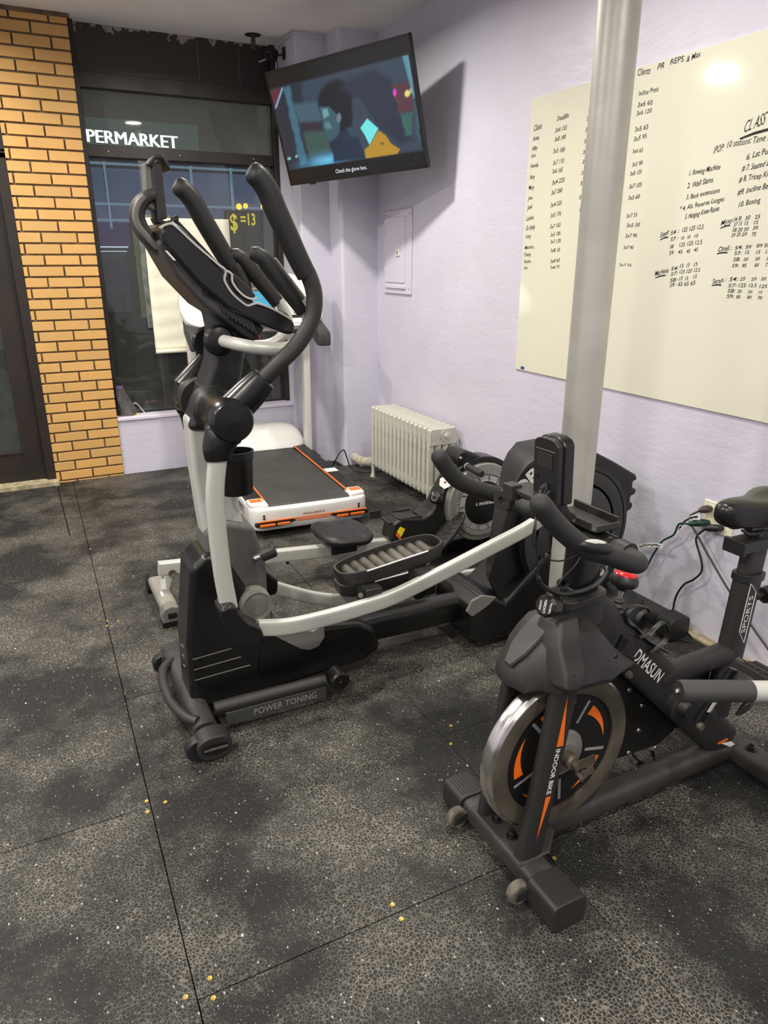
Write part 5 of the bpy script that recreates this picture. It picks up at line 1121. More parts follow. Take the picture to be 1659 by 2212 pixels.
pth = cr([(0.951,1.13,0.836),(0.961,1.13,0.818),(0.989,1.13,0.796),(1.024,1.13,0.779),(1.061,1.13,0.776)], 30)
coil = B(); A_ = []
for i, p in enumerate(pth):
    a = i * .9; A_.append(p + Vector((0, math.cos(a), math.sin(a))) * .0045)
coil.tube(pth, .0055, 10); coil.tube(A_, .0022, 6, up=(0, 0, 1)); obj('coiled_cable', coil, M['cordb'], K)
# bottle cage
bc = B()
bc.tube(cr([(1.438,1.165,0.502),(1.395,1.165,0.531),(1.346,1.165,0.567),(1.308,1.165,0.608),(1.279,1.165,0.628),(1.269,1.165,0.657),(1.295,1.165,0.67),(1.336,1.165,0.658),(1.35,1.165,0.644)] , 6), .0038, 8, up=(0, 1, 0), sy=2.2)
bc.tube(cr([(1.407,1.215,0.611),(1.379,1.215,0.607),(1.366,1.215,0.59),(1.372,1.215,0.561),(1.39,1.215,0.539)] , 6), .0038, 8, up=(0, 1, 0), sy=2.2)
bc.tube(cr([(1.359,1.155,0.528),(1.411,1.155,0.546),(1.416,1.155,0.579),(1.395,1.155,0.605),(1.369,1.155,0.597),(1.347,1.155,0.58),(1.311,1.155,0.584)] , 6), .0038, 8, up=(0, 1, 0), sy=2.2)
bc.tube(cr([(1.337,1.19,0.579),(1.382,1.19,0.536),(1.417,1.19,0.498),(1.45,1.19,0.471)] , 6), .006, 8, up=(0, 1, 0), sy=2)
obj('bottle_cage', bc, M['blk'], K)
# seat post
sp0 = Vector((1.722, BY, .20)); sp1 = Vector((1.757, BY, .655)); sd = (sp1 - sp0).normalized()
stt = obj('seat_tube', B().rtube([sp0, sp1], .052, .088, up=(1, 0, 0), e=3), M['blkm'], K)
obj('tube_collar', B().rtube([sp1 - sd * .015, sp1 + sd * .008], .062, .100, up=(1, 0, 0), e=3), M['blk'], stt, bevel=.002)
obj('seat_post', B().rtube([sp1, sp1 + sd * .105], .040, .074, up=(1, 0, 0), e=5), M['blkm'], K)
# SPORTS lettering along the tube, slanted frame
side = Vector((0, -1, 0)).cross(sd)
if side.x > 0: side = -side
def stp(t, w): return sp0 + sd * t + side * w + Vector((0, -.0268, 0))
obj('seat_tube_lettering', B().text('SPORTS', stp(.285, -.004), sd, side, .017, .115, bold=.0), M['decal'], stt, flat=True)
fb = B()
c4 = [stp(.250, -.012), stp(.290, .020), stp(.440, .020), stp(.410, -.012)]
for i in range(4):
    a, b2 = c4[i], c4[(i + 1) % 4]; fb.tube([a, b2], .0011, 6)
obj('lettering_frame', fb, M['decal'], stt)
obj('seat_knob', B().lathe([(.010, 0), (.010, .02), (.024, .022), (.028, .04), (.026, .058), (0, .062)], (1.803, BY - .005, .575), (1, -.25, .1), 10), M['blks'], K, angle=20)
sl_ = obj('seat_slider', B().box((1.680, 1.160, .738), (1.93, 1.220, .770)), M['blkm'], K, bevel=.003)
obj('slider_cap', B().box((1.670, 1.156, .733), (1.683, 1.224, .774)), M['blk'], sl_, bevel=.003)
obj('saddle_clamp', B().cyl((1.745, BY, .775), (1.745, BY, .83), .024).box((1.70, 1.165, .80), (1.80, 1.215, .822)), M['blks'], K, bevel=.003)
# saddle
rings = []
N_ = 28
for (x, w, zt_, zb_) in ((1.588, .010, .868, .850), (1.594, .022, .886, .838), (1.612, .032, .894, .822), (1.645, .038, .897, .814), (1.69, .044, .892, .810), (1.74, .058, .886, .804), (1.785, .080, .886, .800), (1.825, .100, .890, .797), (1.86, .106, .890, .800), (1.885, .090, .882, .812), (1.90, .055, .870, .830)):
    zc = (zt_ + zb_) / 2; h = (zt_ - zb_) / 2; r = []
    for k in range(N_):
        a = 2 * PI * k / N_; c, s_ = math.cos(a), math.sin(a)
        yy = BY + w * math.copysign(abs(c) ** .75, c); zz = zc + h * math.copysign(abs(s_) ** .7, s_)
        if x > 1.70 and s_ > 0: zz -= .010 * math.exp(-((yy - BY) / .018) ** 2)
        r.append((x, yy, zz))
    rings.append(r)
obj('saddle', B().loft(rings), M['blks'], K, sub=1, angle=180)
obj('saddle_rail', B().tube(cr([(1.66, 1.165, .812), (1.70, 1.165, .795), (1.80, 1.165, .795), (1.85, 1.165, .815)]), .004, 8).tube(cr([(1.66, 1.215, .812), (1.70, 1.215, .795), (1.80, 1.215, .795), (1.85, 1.215, .815)]), .004, 8), M['blkm'], K)
obj('cross_tube', B().rtube([(1.44, BY, .405), (1.72, BY, .412)], .056, .066, up=(0, 0, 1), e=2.4), M['blkm'], K)
obj('gusset', B().prism([(1.44, .38), (1.70, .39), (1.70, .20), (1.60, .24)], 'y', 1.215, 1.235), M['void'], K)
# brake
obj('brake_block', B().box((1.235, 1.145, .515), (1.30, 1.21, .55), Matrix.Rotation(.55, 3, 'Y')).box((1.24, 1.15, .535), (1.265, 1.20, .60), Matrix.Rotation(.5, 3, 'Y')), M['blks'], K, bevel=.003)
obj('brake_bolt', B().lathe([(0, .012), (.008, .012), (.010, .004), (.010, 0)], [(1.275,1.14,0.494)][0], (0, -1, 0), 6), M['steel'], K)
# cranks and pedals
bb = Vector((1.508, 1.125, .322))
hubb = obj('bottom_bracket', B().lathe([(.045, -.01), (.045, .02), (.036, .026), (.036, .020), (.026, .022), (.022, .030), (.018, .045), (0, .045)], (1.508, 1.163, .322), (0, -1, 0), 36), M['blkm'], K)
ce = Vector((1.575, 1.06, .470))
cra = obj('crank', B().rtube([(1.503, 1.085, .310), tuple(ce)], .018, .034, up=(1, 0, 0), e=5), M['blks'], K, bevel=.002)
obj('crank_label', B().rtube([Vector((1.503, 1.075, .310)).lerp(ce + Vector((0, -.01, 0)), .22), Vector((1.503, 1.075, .310)).lerp(ce + Vector((0, -.01, 0)), .75)], .001, .018, up=(1, 0, 0), e=9), M['decal'], cra)
obj('crank_bolt', B().lathe([(0, .012), (.010, .012), (.012, .004), (.012, 0)], (1.500, 1.078, .304), (0, -1, 0), 16), M['steel'], cra)
def bikepedal(c, R):
    c = Vector(c)
    b = B()
    for y in (-.045, -.010, .010, .045): b.box((-.045, y - .004, -.007), (.045, y + .004, .007))
    for x in (-.045, .045): b.box((x - .004, -.049, -.009), (x + .004, .049, .009))
    b.cyl((0, -.05, 0), (0, .07, 0), .009, seg=12)
    for x in (-.03, -.01, .01, .03): b.box((x - .002, -.045, .006), (x + .002, .045, .010))
    b.v = [tuple(c + R @ Vector(v)) for v in b.v]
    p = obj('pedal', b, M['blkm'], K, bevel=.0012)
    s = B(); s.sweep(cr([c + R @ Vector(q) for q in ((-.045, -.04, -.01), (-.07, -.03, -.07), (-.03, 0, -.115), (.03, .01, -.10), (.06, .03, -.05), (.045, .04, -.01))], 6), [(-.011, -.001), (.011, -.001), (.011, .001), (-.011, .001)], up=(0, 1, 0))
    obj('toe_strap', s, M['blk'], p)
    k_ = B(); k_.tube(cr([c + R @ Vector(q) for q in ((.045, -.05, 0), (.10, -.045, -.035), (.115, 0, -.06), (.10, .045, -.035), (.045, .05, 0))], 6), .005, 8); obj('toe_cage', k_, M['blks'], p)
bikepedal((1.60, 1.0, .485), Matrix.Rotation(math.radians(16), 3, 'Y'))
obj('crank', B().rtube([(1.508, 1.30, .322), (1.45, 1.33, .180)], .018, .034, up=(1, 0, 0), e=5), M['blks'], K)
bikepedal((1.44, 1.375, .165), Matrix.Rotation(math.radians(10), 3, 'Y'))
obj('toe_strap', B().tube(cr([(1.51,1.3,0.063),(1.543,1.3,0.019),(1.587,1.3,-0.009),(1.613,1.3,0.005),(1.604,1.3,0.036)]), .004, 8, sy=2.0), M['blk'], K)
# ---------------------------------------------------------------- padded bar entering from the right edge
t = thing('padded_leg_bar', 'thick dark grey sleeved bar with a pale end entering from the right edge', 'padded bar', (1.6, .72, 0))
a = Vector([(1.209,0.93,0.587)][0]); b2 = Vector([(1.42,0.862,0.564)][0]); d = (b2 - a).normalized(); L_ = (b2 - a).length
obj('grey_sleeve', B().tube([a, a + d * (L_ * .79)], .0250, 32), M['char'], t)
obj('end_plug', B().lathe([(0, .006), (.006, .006), (.008, .003), (.022, .003), (.0248, 0), (.0248, -.006)], a, -d, 32), M['blkm'], t)
obj('plug_screw', B().lathe([(0, .003), (.004, .003), (.005, 0)], a - d * .005, -d, 12), M['silver'], t)
obj('pale_tube', B().tube([a + d * (L_ * .76), b2 + d * .38], .0238, 32), M['silver'], t)
e_ = b2 + d * .36
obj('upright_post', B().rtube([(e_.x, e_.y, 0), (e_.x, e_.y, e_.z + .06)], .05, .05, up=(1, 0, 0), e=5), M['silver'], t)
obj('floor_foot', B().box((e_.x - .05, e_.y - .25, 0), (e_.x + .05, e_.y + .05, .04)), M['blkm'], t, bevel=.008)

# ================================================================= TREADMILL (built in its own frame, turned 4 degrees)
TA = math.radians(-4.0)
T = thing('treadmill', 'white treadmill with a black running belt and orange trim in front of the window', 'treadmill', (1.392, 3.665, 0), rz=TA)
sh = B(); W2 = .355
plan = [(-W2, 1.20), (-W2, .10)] + [(-W2 + .08 - .08 * math.cos(a), .09 - .08 * math.sin(a)) for a in [PI / 2 * k / 5 for k in range(6)]] + [(-.10, -.006), (.10, -.006)] + [(W2 - .08 + .08 * math.sin(a), .09 - .08 * math.cos(a)) for a in [PI / 2 * k / 5 for k in range(6)]] + [(W2, .10), (W2, 1.20)]
inner = [(.315, 1.20), (.315, .17), (.262, .155), (.262, .105), (.235, .065), (-.235, .065), (-.262, .105), (-.262, .155), (-.315, .17), (-.315, 1.20)]
sh.loft([[(x * .965, max(y, .02) if y < .5 else y, .030) for x, y in plan], [(x, y, .07) for x, y in plan], [(x, y, .145) for x, y in plan], [(x * .99, y + .006, .162) for x, y in plan]])
fr_ = obj('frame_shell', sh, M['white'], T, bevel=.008, bseg=3)
# running belt wraps over the rear roller
rg_ = []
prof = [(1.30, .172), (.09, .172)] + [(.075 - .052 * math.sin(a), .120 + .052 * math.cos(a)) for a in [PI * k / 10 for k in range(11)]] + [(.09, .068), (1.30, .068)]
b = B(); n = len(prof); b.prism([(y, z) for y, z in prof], 'x', -.242, .242); obj('running_belt', b, M['belt'], T, bevel=.002)
for s in (-1, 1):
    x0, x1 = sorted((s * .250, s * .345))
    r_ = obj('foot_rail', B().box((x0, .165, .155), (x1, 1.30, .180)), M['rib'], T, bevel=.003)
    rb = B()
    for i in range(6): rb.box((x0 + .012 + i * .014, .17, .180), (x0 + .016 + i * .014, 1.29, .1825))
    obj('rail_ribs', rb, M['blks'], r_)
    xo = s * .254; obj('orange_stripe', B().box((xo - .005, .12, .1795), (xo + .005, 1.30, .1835)), M['orange'], T)
    c = obj('rear_corner', B().prism([(s * .245, .04), (s * .345, .06), (s * .350, .10), (s * .350, .175), (s * .262, .175), (s * .245, .14)], 'z', .10, .182), M['white'], T, bevel=.012, bseg=3)
    obj('corner_sticker', B().box((min(s * .270, s * .335), .095, .180), (max(s * .270, s * .335), .150, .1840)), M['orange'], c)
    obj('sticker_mark', B().text('v', (s * .30 - .006, .115, .1846), (1, 0, 0), (0, 1, 0), .012, .012, bold=.02), M['decal'], c, flat=True)
    for z in (.125, .110): obj('end_screw', B().lathe([(0, .002), (.006, .002), (.007, 0)], (s * .285, .004, z), (0, -1, 0), 12), M['void'], c)
    # orange rear light groups
    y = -.004
    g = obj('rear_light_bezel', B().prism([(s * .335, .088), (s * .28, .094), (s * .12, .092), (s * .10, .083), (s * .14, .072), (s * .20, .060), (s * .30, .060), (s * .34, .070)], 'y', -.012, .02), M['void'], T, bevel=.003)
    for a_, b_ in ((.14, .215), (.225, .315)): obj('orange_lens', B().box((min(s * a_, s * b_), -.018, .066), (max(s * a_, s * b_), -.004, .082)), M['orange'], g, bevel=.004)
obj('orange_slot', B().box((-.33, -.011, .094), (.33, 0, .098)).box((-.10, -.011, .078), (.10, 0, .081)), M['orange'], T)
for i in range(28): pass
tb2 = B()
for i in range(24): tb2.box((-.13 + i * .011, -.010, .082), (-.125 + i * .011, 0, .087))
obj('vent_teeth', tb2, M['orange'], T)
obj('rear_lettering', B().text('FULLAFITT', (-.06, -.0125, .112), (1, 0, 0), (0, 0, 1), .011, .13, bold=.03), mat('copper_letters', (168, 96, 54), .4), T, flat=True)
obj('side_lettering', B().text('FULLAFITT', (-.3575, .50, .085), (0, -1, 0), (0, 0, 1), .045, .30, bold=.02), M['ink'], T, flat=True)
obj('warning_label', B().box((.262, .52, .183), (.342, .60, .184)), M['decal'], T)
obj('rear_foot', B().lathe([(0, 0), (.02, 0), (.02, .035), (0, .035)], (-.22, .10, .0), 'z', 16).lathe([(0, 0), (.02, 0), (.02, .035), (0, .035)], (.22, .10, .0), 'z', 16), M['blk'], T)
# motor hood
hd_ = []
for y, zt, w, zs in ((1.25, .178, .32, .15), (1.27, .200, .340, .16), (1.32, .265, .350, .17), (1.39, .305, .355, .18), (1.50, .325, .355, .18), (1.62, .305, .35, .17), (1.67, .24, .34, .16)):
    r = []
    for k in range(25):
        a = PI * k / 24; c, s_ = math.cos(a), math.sin(a)
        r.append((w * math.copysign(abs(c) ** .45, c), y + (.05 * (1 - s_) if y < 1.3 else 0), zs + (zt - zs) * abs(s_) ** .6))
    r += [(-w, y, .05), (w, y, .05)]
    hd_.append(r)
obj('motor_hood', B().loft(hd_), M['white'], T, angle=50)
for s in (-1, 1):
    ux = .372 if s > 0 else -.425
    obj('upright', B().rtube([(ux, 1.30, .04), (ux, 1.29, .60), (ux, 1.27, 1.08)], .052, .085, up=(0, 1, 0), e=5), M['whitem'], T)
    obj('base_foot', B().box((s * .40 - .035, .98, .008), (s * .40 + .035, 1.62, .05)), M['blk'], T, bevel=.01)
    obj('base_cover', B().box((s * .40 - .042, 1.20, .04), (s * .40 + .042, 1.42, .11)), M['blk'], T, bevel=.012)
    obj('armrest', B().prism([(1.26, 1.115), (1.02, 1.035), (.985, 1.02), (.975, .965), (.985, .93), (1.04, .93), (1.26, 1.02)], 'x', s * .425 - .042, s * .425 + .042), M['char'], T, bevel=.010, bseg=3)
# console: big oval white panel tilted toward the runner
tilt = math.radians(52); cy, cz = 1.20, 1.165
Ru = Vector((0, math.cos(tilt), math.sin(tilt))); Rn = Vector((0, -math.sin(tilt), math.cos(tilt)))
def cpt(x, v, n=0): return Vector((x, cy, cz)) + Ru * v + Rn * n
def oval(k, n, bot=-.105):
    r = []
    for i in range(48):
        a = 2 * PI * i / 48; c, s_ = math.cos(a), math.sin(a)
        x = .490 * k * math.copysign(abs(c) ** .65, c); v = (.31 if s_ > 0 else .15) * k * math.copysign(abs(s_) ** (.75 if s_ > 0 else .45), s_)
        if s_ < 0: x *= .97
        r.append(cpt(x, v, n))
    return r
con = obj('console', B().loft([oval(.93, -.05), oval(.99, -.03), oval(1.0, 0), oval(.985, .014)]), M['white'], T, angle=40)
obj('console_underside', B().loft([oval(.90, -.085), oval(.955, -.05), oval(.96, -.03)]), M['char'], con)
def pan(x0, x1, v0, v1, n, h, m, nm, p, bev=.004):
    b = B(); b.loft([[cpt(x0, v0, n), cpt(x1, v0, n), cpt(x1, v1, n), cpt(x0, v1, n)], [cpt(x0, v0, n + h), cpt(x1, v0, n + h), cpt(x1, v1, n + h), cpt(x0, v1, n + h)]]); return obj(nm, b, m, p, bevel=bev)
scr = pan(-.145, .145, -.03, .205, .012, .020, M['char'], 'display_housing', con, .012)
pan(-.125, .125, -.015, .12, .0325, .001, M['cyan'], 'display', scr, 0)
pan(-.11, .11, .135, .15, .0325, .001, M['greyp'], 'display_strip', scr, 0)
obj('tablet_lip', B().tube([cpt(-.15, .215, .03), cpt(.15, .215, .03)], .012, 12), M['blks'], con)
for s in (-1, 1):
    cup = B().lathe([(.052, .008), (.056, .014), (.046, .018), (.040, .010), (.038, -.02), (0, -.02)], cpt(s * .300, -.005, .008), Rn + Vector((0, .25, 0)), 36)
    cu = obj('cup_well', cup, M['white'], con)
    obj('well_bottom', B().lathe([(0, 0), (.039, 0)], cpt(s * .300, -.005, .012), Rn + Vector((0, .25, 0)), 28), M['silverd'], cu)
    rec = B(); n = 20; rr = [[cpt(s * .300 + (.095 * k) * math.cos(2 * PI * i / n), .075 + (.095 * k) * math.sin(2 * PI * i / n), h_) for i in range(n)] for k, h_ in ((1.0, .0145), (.96, .019), (.86, .019), (.82, .0155))]
    obj('well_rim', B().loft(rr, cap=False), M['white'], con)
    pan(s * .275 - .065, s * .275 + .065, -.082, -.058, .013, .004, M['void'], 'key_strip', con, .001)
    pan(s * .285 - .08, s * .285 + .08, -.125, -.092, .010, .010, M['white'], 'lower_lip', con, .006)
obj('cross_bar', B().rtube([(-.39, 1.27, 1.015), (.39, 1.27, 1.015)], .05, .04, up=(0, 0, 1), e=4), M['char'], T)
obj('safety_cord', B().tube(cr([cpt(0, -.10, 0), (0, 1.10, 1.02), (.01, 1.09, .94)]), .0025, 8), M['red'], T)
o = obj('power_cable', B().tube(cr([(.36, 1.25, .03), (.46, 1.10, .02), (.50, 1.05, .10), (.535, 1.04, .16), (.575, 1.06, .165), (.60, 1.07, .10), (.63, 1.06, .02), (.70, .98, .008), (.80, .95, .008), (.90, .98, .008)], 8), .0045, 8), M['cordb'], T)

# ================================================================= RADIATOR
Rd = thing('radiator', 'silver painted cast iron column radiator against the right wall', 'radiator', (2.27, 4.14, 0))
x0, x1 = 2.165, 2.365; pitch = .0560; ny = 15; ya = 4.512
def section():
    b = B(); zb, zt = .085, .515
    xs = [x0 + .022 + (x1 - x0 - .044) * i / 3 for i in range(4)]
    for x in xs: b.rtube([(x, 0, zb + .012), (x, 0, zt - .012)], .037, .043, up=(1, 0, 0), e=3.0, seg=16)
    for z, hh in ((zb + .04, .075), (zt - .055, .11)):
        b.rtube([(x0 + .008, 0, z), (x0 + .014, 0, z), (x1 - .014, 0, z), (x1 - .008, 0, z)], .044, hh, up=(0, 0, 1), e=3.2, seg=18, scale=[(.55, .75), (1, 1), (1, 1), (.55, .75)])
    for x in xs: b.ball((x, 0, zb + .012), .0205, 12, 8, (1.0, .86, 1.0)); b.ball((x, 0, zt - .016), .0215, 12, 8, (1.0, .84, .8))
    return b
sb = section(); first = None
for i in range(ny):
    y = ya - pitch * (i + .5) + .0
    if first is None:
        sb.v = [(a, b_ + y, c) for a, b_, c in sb.v]; first = obj('radiator_section', sb, M['radp'], Rd, angle=50); y00 = y
    else:
        c = first.copy(); link(c); c.parent = Rd; c.location = (0, y - y00, 0)
yn = ya - pitch * ny
obj('end_plate', B().prism([(x0 + .004, .41), (x0 + .004, .495), (x0 + .015, .512), (x1 - .015, .512), (x1 - .004, .495), (x1 - .004, .41)], 'y', yn + .0, yn + .010), M['radp'], Rd, bevel=.004)
dl = obj('valve_dial', B().lathe([(0, .022), (.014, .022), (.016, .020), (.017, .008), (.028, .007), (.036, .004), (.036, 0)], (2.282, yn + .0, .468), (0, -1, 0), 8), M['radp'], Rd, angle=25)
rb = B(); rb.lathe([(.030, .0), (.040, .0), (.040, .006), (.030, .006)], (2.282, yn + .0, .468), (0, -1, 0), 40, ring=True); obj('dial_ring', rb, M['radp'], dl)
for z in (.16,): obj('plug_nut', B().lathe([(0, .012), (.014, .012), (.018, .006), (.018, 0)], (2.225, yn + .004, z), (0, -1, 0), 8), M['radp'], Rd)
for y in (ya - .025, yn + .025):
    for x in (x0 + .018, x1 - .03): obj('leg', B().tube([(x, y, .13), (x - .002, y, .07), (x - .004, y, .03), (x - .008, y, .0)], [.019, .014, .013, .019], 14), M['radp'], Rd)
wp = thing('wrapped_pipe', 'pale wrapped steam pipe elbow on the floor left of the radiator', 'pipe', (2.22, 4.68, 0))
w_ = B(); w_.tube(cr([(2.19, 4.84, .060), (2.205, 4.72, .052), (2.235, 4.62, .075), (2.265, 4.55, .115), (2.27, 4.50, .145)]), .034, 18)
obj('pipe_wrap', w_, M['wrap'], wp)
for p, d_ in (((2.205, 4.71, .053), (.1, -1, .1)), ((2.232, 4.63, .072), (.3, -1, .4)), ((2.258, 4.565, .105), (.3, -.8, .6))): obj('wrap_band', B().lathe([(.035, -.008), (.040, -.006), (.040, .006), (.035, .008)], p, d_, 20, ring=True), M['wrap'], wp)

# ================================================================= ROWING MACHINE
RY = 3.08
Rw = thing('rowing_machine', 'rowing machine with silver rail, black seat and big silver flywheel behind the elliptical', 'rowing machine', (1.3, RY, 0))
rl0 = Vector((.425, RY, .186)); rl1 = Vector((1.70, RY, .085))
rail = obj('rail', B().rtube([rl0, rl1], .046, .062, up=(0, 0, 1), e=7, seg=24), M['silver'], Rw)
obj('rail_bolt', B().lathe([(0, .003), (.006, .003), (.014, .008), (.017, .008), (.017, 0)], [(0.478,3.055,0.163)][0], (0, -1, 0), 20), M['steel'], rail)
obj('rail_bolt', B().lathe([(0, .003), (.008, .003), (.008, 0)], [(1.02,3.055,0.106)][0], (0, -1, 0), 14), M['blks'], rail)
leg = obj('rear_leg', B().rtube([(.475, RY, .17), (.445, RY, .10), (.43, RY, .055)], .04, .045, up=(1, 0, 0), e=6), M['silver'], Rw)
obj('leg_sticker', B().box((.425, 3.0585, .09), (.447, 3.0595, .14)), M['decal'], leg)
ft = obj('rear_foot', B().rtube([(.430, 2.90, .060), (.430, 3.26, .060)], .074, .050, up=(0, 0, 1), e=3), M['silverd'], Rw)
for a, b_ in ((2.86, 2.925), (3.235, 3.30)):
    cpp = obj('end_cap', B().prism([(.388, .022), (.388, .062), (.402, .086), (.430, .094), (.458, .086), (.472, .062), (.472, .022)], 'y', a, b_), M['greyp'] if a < 3 else M['blk'], ft, bevel=.004)
    obj('rubber_pad', B().box((.386, a - .002, 0), (.474, b_, .026)), M['blks'], cpp, bevel=.003)
obj('level_wheel', B().box((.412, 2.855, .042), (.448, 2.862, .064)), M['void'], ft); obj('foot_sticker', B().box((.415, 3.0, .0855), (.425, 3.05, .0865)), M['decal'], ft)
# seat
st = []
for z, k in ((.178, .80), (.186, .93), (.205, 1.0), (.222, .985), (.234, .90), (.238, .70)):
    r = []
    for i in range(36):
        a = 2 * PI * i / 36; c, s_ = math.cos(a), math.sin(a)
        r.append((1.318 + .135 * k * math.copysign(abs(c) ** .55, c), RY + .165 * k * math.copysign(abs(s_) ** .6, s_), z - (.012 * math.exp(-((c * .135) / .06) ** 2) if k < .99 and z > .21 else 0) - .01 * (c > 0)))
    st.append(r)
obj('seat', B().loft(st), M['blk'], Rw, sub=1, angle=180)
obj('seat_carriage', B().box((1.25, RY - .034, .100), (1.39, RY + .034, .18)), M['blk'], Rw, bevel=.008)
# body and neck
nk = B(); nk.prism([(1.556,0.139),(1.577,0.226),(1.624,0.248),(1.752,0.232),(1.798,0.25),(1.836,0.31),(1.867,0.366),(1.939,0.476),(2.014,0.521),(2.067,0.485),(2.1,0.404),(2.018,0.3),(1.97,0.217),(1.952,0.141),(1.926,0.08),(1.869,0.037),(1.714,0.066),(1.604,0.105)], 'y', 3.010, 3.125)
bd = obj('body_shell', nk, M['blk'], Rw, bevel=.016, bseg=3)
obj('storage_well', B().prism([(1.631,0.234),(1.647,0.244),(1.756,0.223),(1.776,0.2),(1.763,0.187),(1.667,0.2)], 'y', 3.03, 3.13), M['void'], bd)
obj('well_rim', B().tube([(1.615, 3.02, .243), (1.615, 3.14, .243), (1.74, 3.14, .240), (1.74, 3.02, .240), (1.615, 3.02, .243)], .006, 8, up=(0, 0, 1)), M['blkm'], bd)
ws = [(1.594,3.006,0.181),(1.615,3.006,0.207),(1.639,3.006,0.191),(1.615,3.006,0.152)]
sk = obj('warning_sticker', B().prism([(p[0], p[2]) for p in ws], 'y', 3.004, 3.012), M['yel'], bd)
obj('sticker_edge', B().prism([(p[0], p[2]) for p in [(1.594,3.006,0.176),(1.615,3.006,0.147),(1.61,3.006,0.137),(1.588,3.006,0.164)]], 'y', 3.003, 3.012), M['orange'], bd)
kp = Vector([(1.815,3,0.335)][0]); kd2 = Vector((-.75, -.62, .30)).normalized()
kb2 = obj('tension_dial', B().lathe([(0, .026), (.020, .026), (.031, .020), (.034, .012), (.034, -.012), (.028, -.02)], kp, kd2, 16), M['blks'], Rw, angle=20)
obj('dial_ring', B().lathe([(.013, .0268), (.017, .0268), (.017, .028), (.013, .028)], kp, kd2, 28, ring=True), M['greyp'], kb2)
hx = Vector([(1.868,3,0.41)][0]); e1 = Vector((.5, -.5, .72)).normalized(); 
xx = kd2.cross(Vector((0, 0, 1))).normalized(); yy = xx.cross(kd2); 
tg = B(); tg.loft([[hx + kd2 * h + xx * .034 * math.cos(PI / 3 * i + .5) + (yy if yy.z > 0 else -yy) * .034 * math.sin(PI / 3 * i + .5) for i in range(6)] for h in (.0, .004)])
hb_ = obj('round_badge', tg, M['decal'], Rw); obj('badge_mark', B().lathe([(0, 0), (.006, 0)], hx + kd2 * .0048, kd2, 8), M['red'], hb_)
# flywheel
fc_ = Vector((2.085, 2.965, .278))
fl = obj('flywheel_ring', B().lathe([(0, .0), (.208, .0), (.213, -.006), (.213, -.06), (0, -.06)], fc_, (0, -1, 0), 72), M['silverd'], Rw)
obj('vent_ring', B().lathe([(.150, .003), (.155, .006), (.182, .006), (.187, .001)], fc_, (0, -1, 0), 72), M['greyp'], fl)
tk_ = B()
for i in range(90):
    a = 2 * PI * i / 90; c, s_ = math.cos(a), math.sin(a); tn = Vector((-s_, 0, c)) * .0022; rd_ = Vector((c, 0, s_))
    p, q = fc_ + rd_ * .157 + Vector((0, -.0065, 0)), fc_ + rd_ * .180 + Vector((0, -.0065, 0)); N2 = Vector((0, -.0025, 0))
    tk_.add([p - tn, q - tn, q + tn, p + tn, p - tn + N2, q - tn + N2, q + tn + N2, p + tn + N2], [(4, 5, 6, 7), (0, 1, 5, 4), (3, 2, 6, 7), (1, 2, 6, 5), (0, 3, 7, 4)])
obj('vent_slots', tk_, M['silver'], fl, flat=True)
obj('inner_bowl', B().lathe([(.150, .004), (.135, -.002), (.122, .006), (.118, .006)], fc_, (0, -1, 0), 72), M['silver'], fl)
bl = B()
for i in range(14):
    a = 2 * PI * i / 14; c, s_ = math.cos(a), math.sin(a); R2 = lambda r, da, h: fc_ + Vector((math.cos(a + da) * r, -h, math.sin(a + da) * r))
    obj('fan_rib', B().add([R2(.122, -.02, .010), R2(.148, .02, .010), R2(.148, .10, .003), R2(.122, .05, .003)], [(0, 1, 2, 3)]), M['greyp'], fl, flat=True)
obj('hub_cover', B().lathe([(0, .010), (.112, .010), (.119, .006), (.119, 0)], fc_, (0, -1, 0), 72), M['void'], fl)
obj('hub_lettering', B().text('II. MAXKARE', fc_ + Vector((-.055, -.0106, -.008)), (1, 0, 0), (0, 0, 1), .016, .115, bold=.03, shear=.25), M['decal'], fl, flat=True)
gd = B(); n = 30
out = [(fc_.x + .245 * math.cos(a) - .0, fc_.z + .245 * math.sin(a)) for a in [math.radians(-20 + 170 * k / n) for k in range(n + 1)]]
inn = [(fc_.x + .216 * math.cos(a), fc_.z + .216 * math.sin(a)) for a in [math.radians(150 - 170 * k / n) for k in range(n + 1)]]
gd.prism(out + inn, 'y', 2.985, 3.09); obj('flywheel_guard', gd, M['blks'], Rw, bevel=.006)
obj('housing_back', B().lathe([(0, 0), (.20, 0), (.20, -.06), (0, -.06)], fc_ + Vector((0, .06, 0)), (0, -1, 0), 40), M['blk'], Rw)
obj('guard_post', B().box((1.90, 3.03, .0), (2.25, 3.13, .06)), M['blk'], Rw, bevel=.01)
obj('front_foot', B().rtube([(2.20, 2.86, .035), (2.20, 3.30, .035)], .07, .07, up=(0, 0, 1), e=4), M['blk'], Rw)
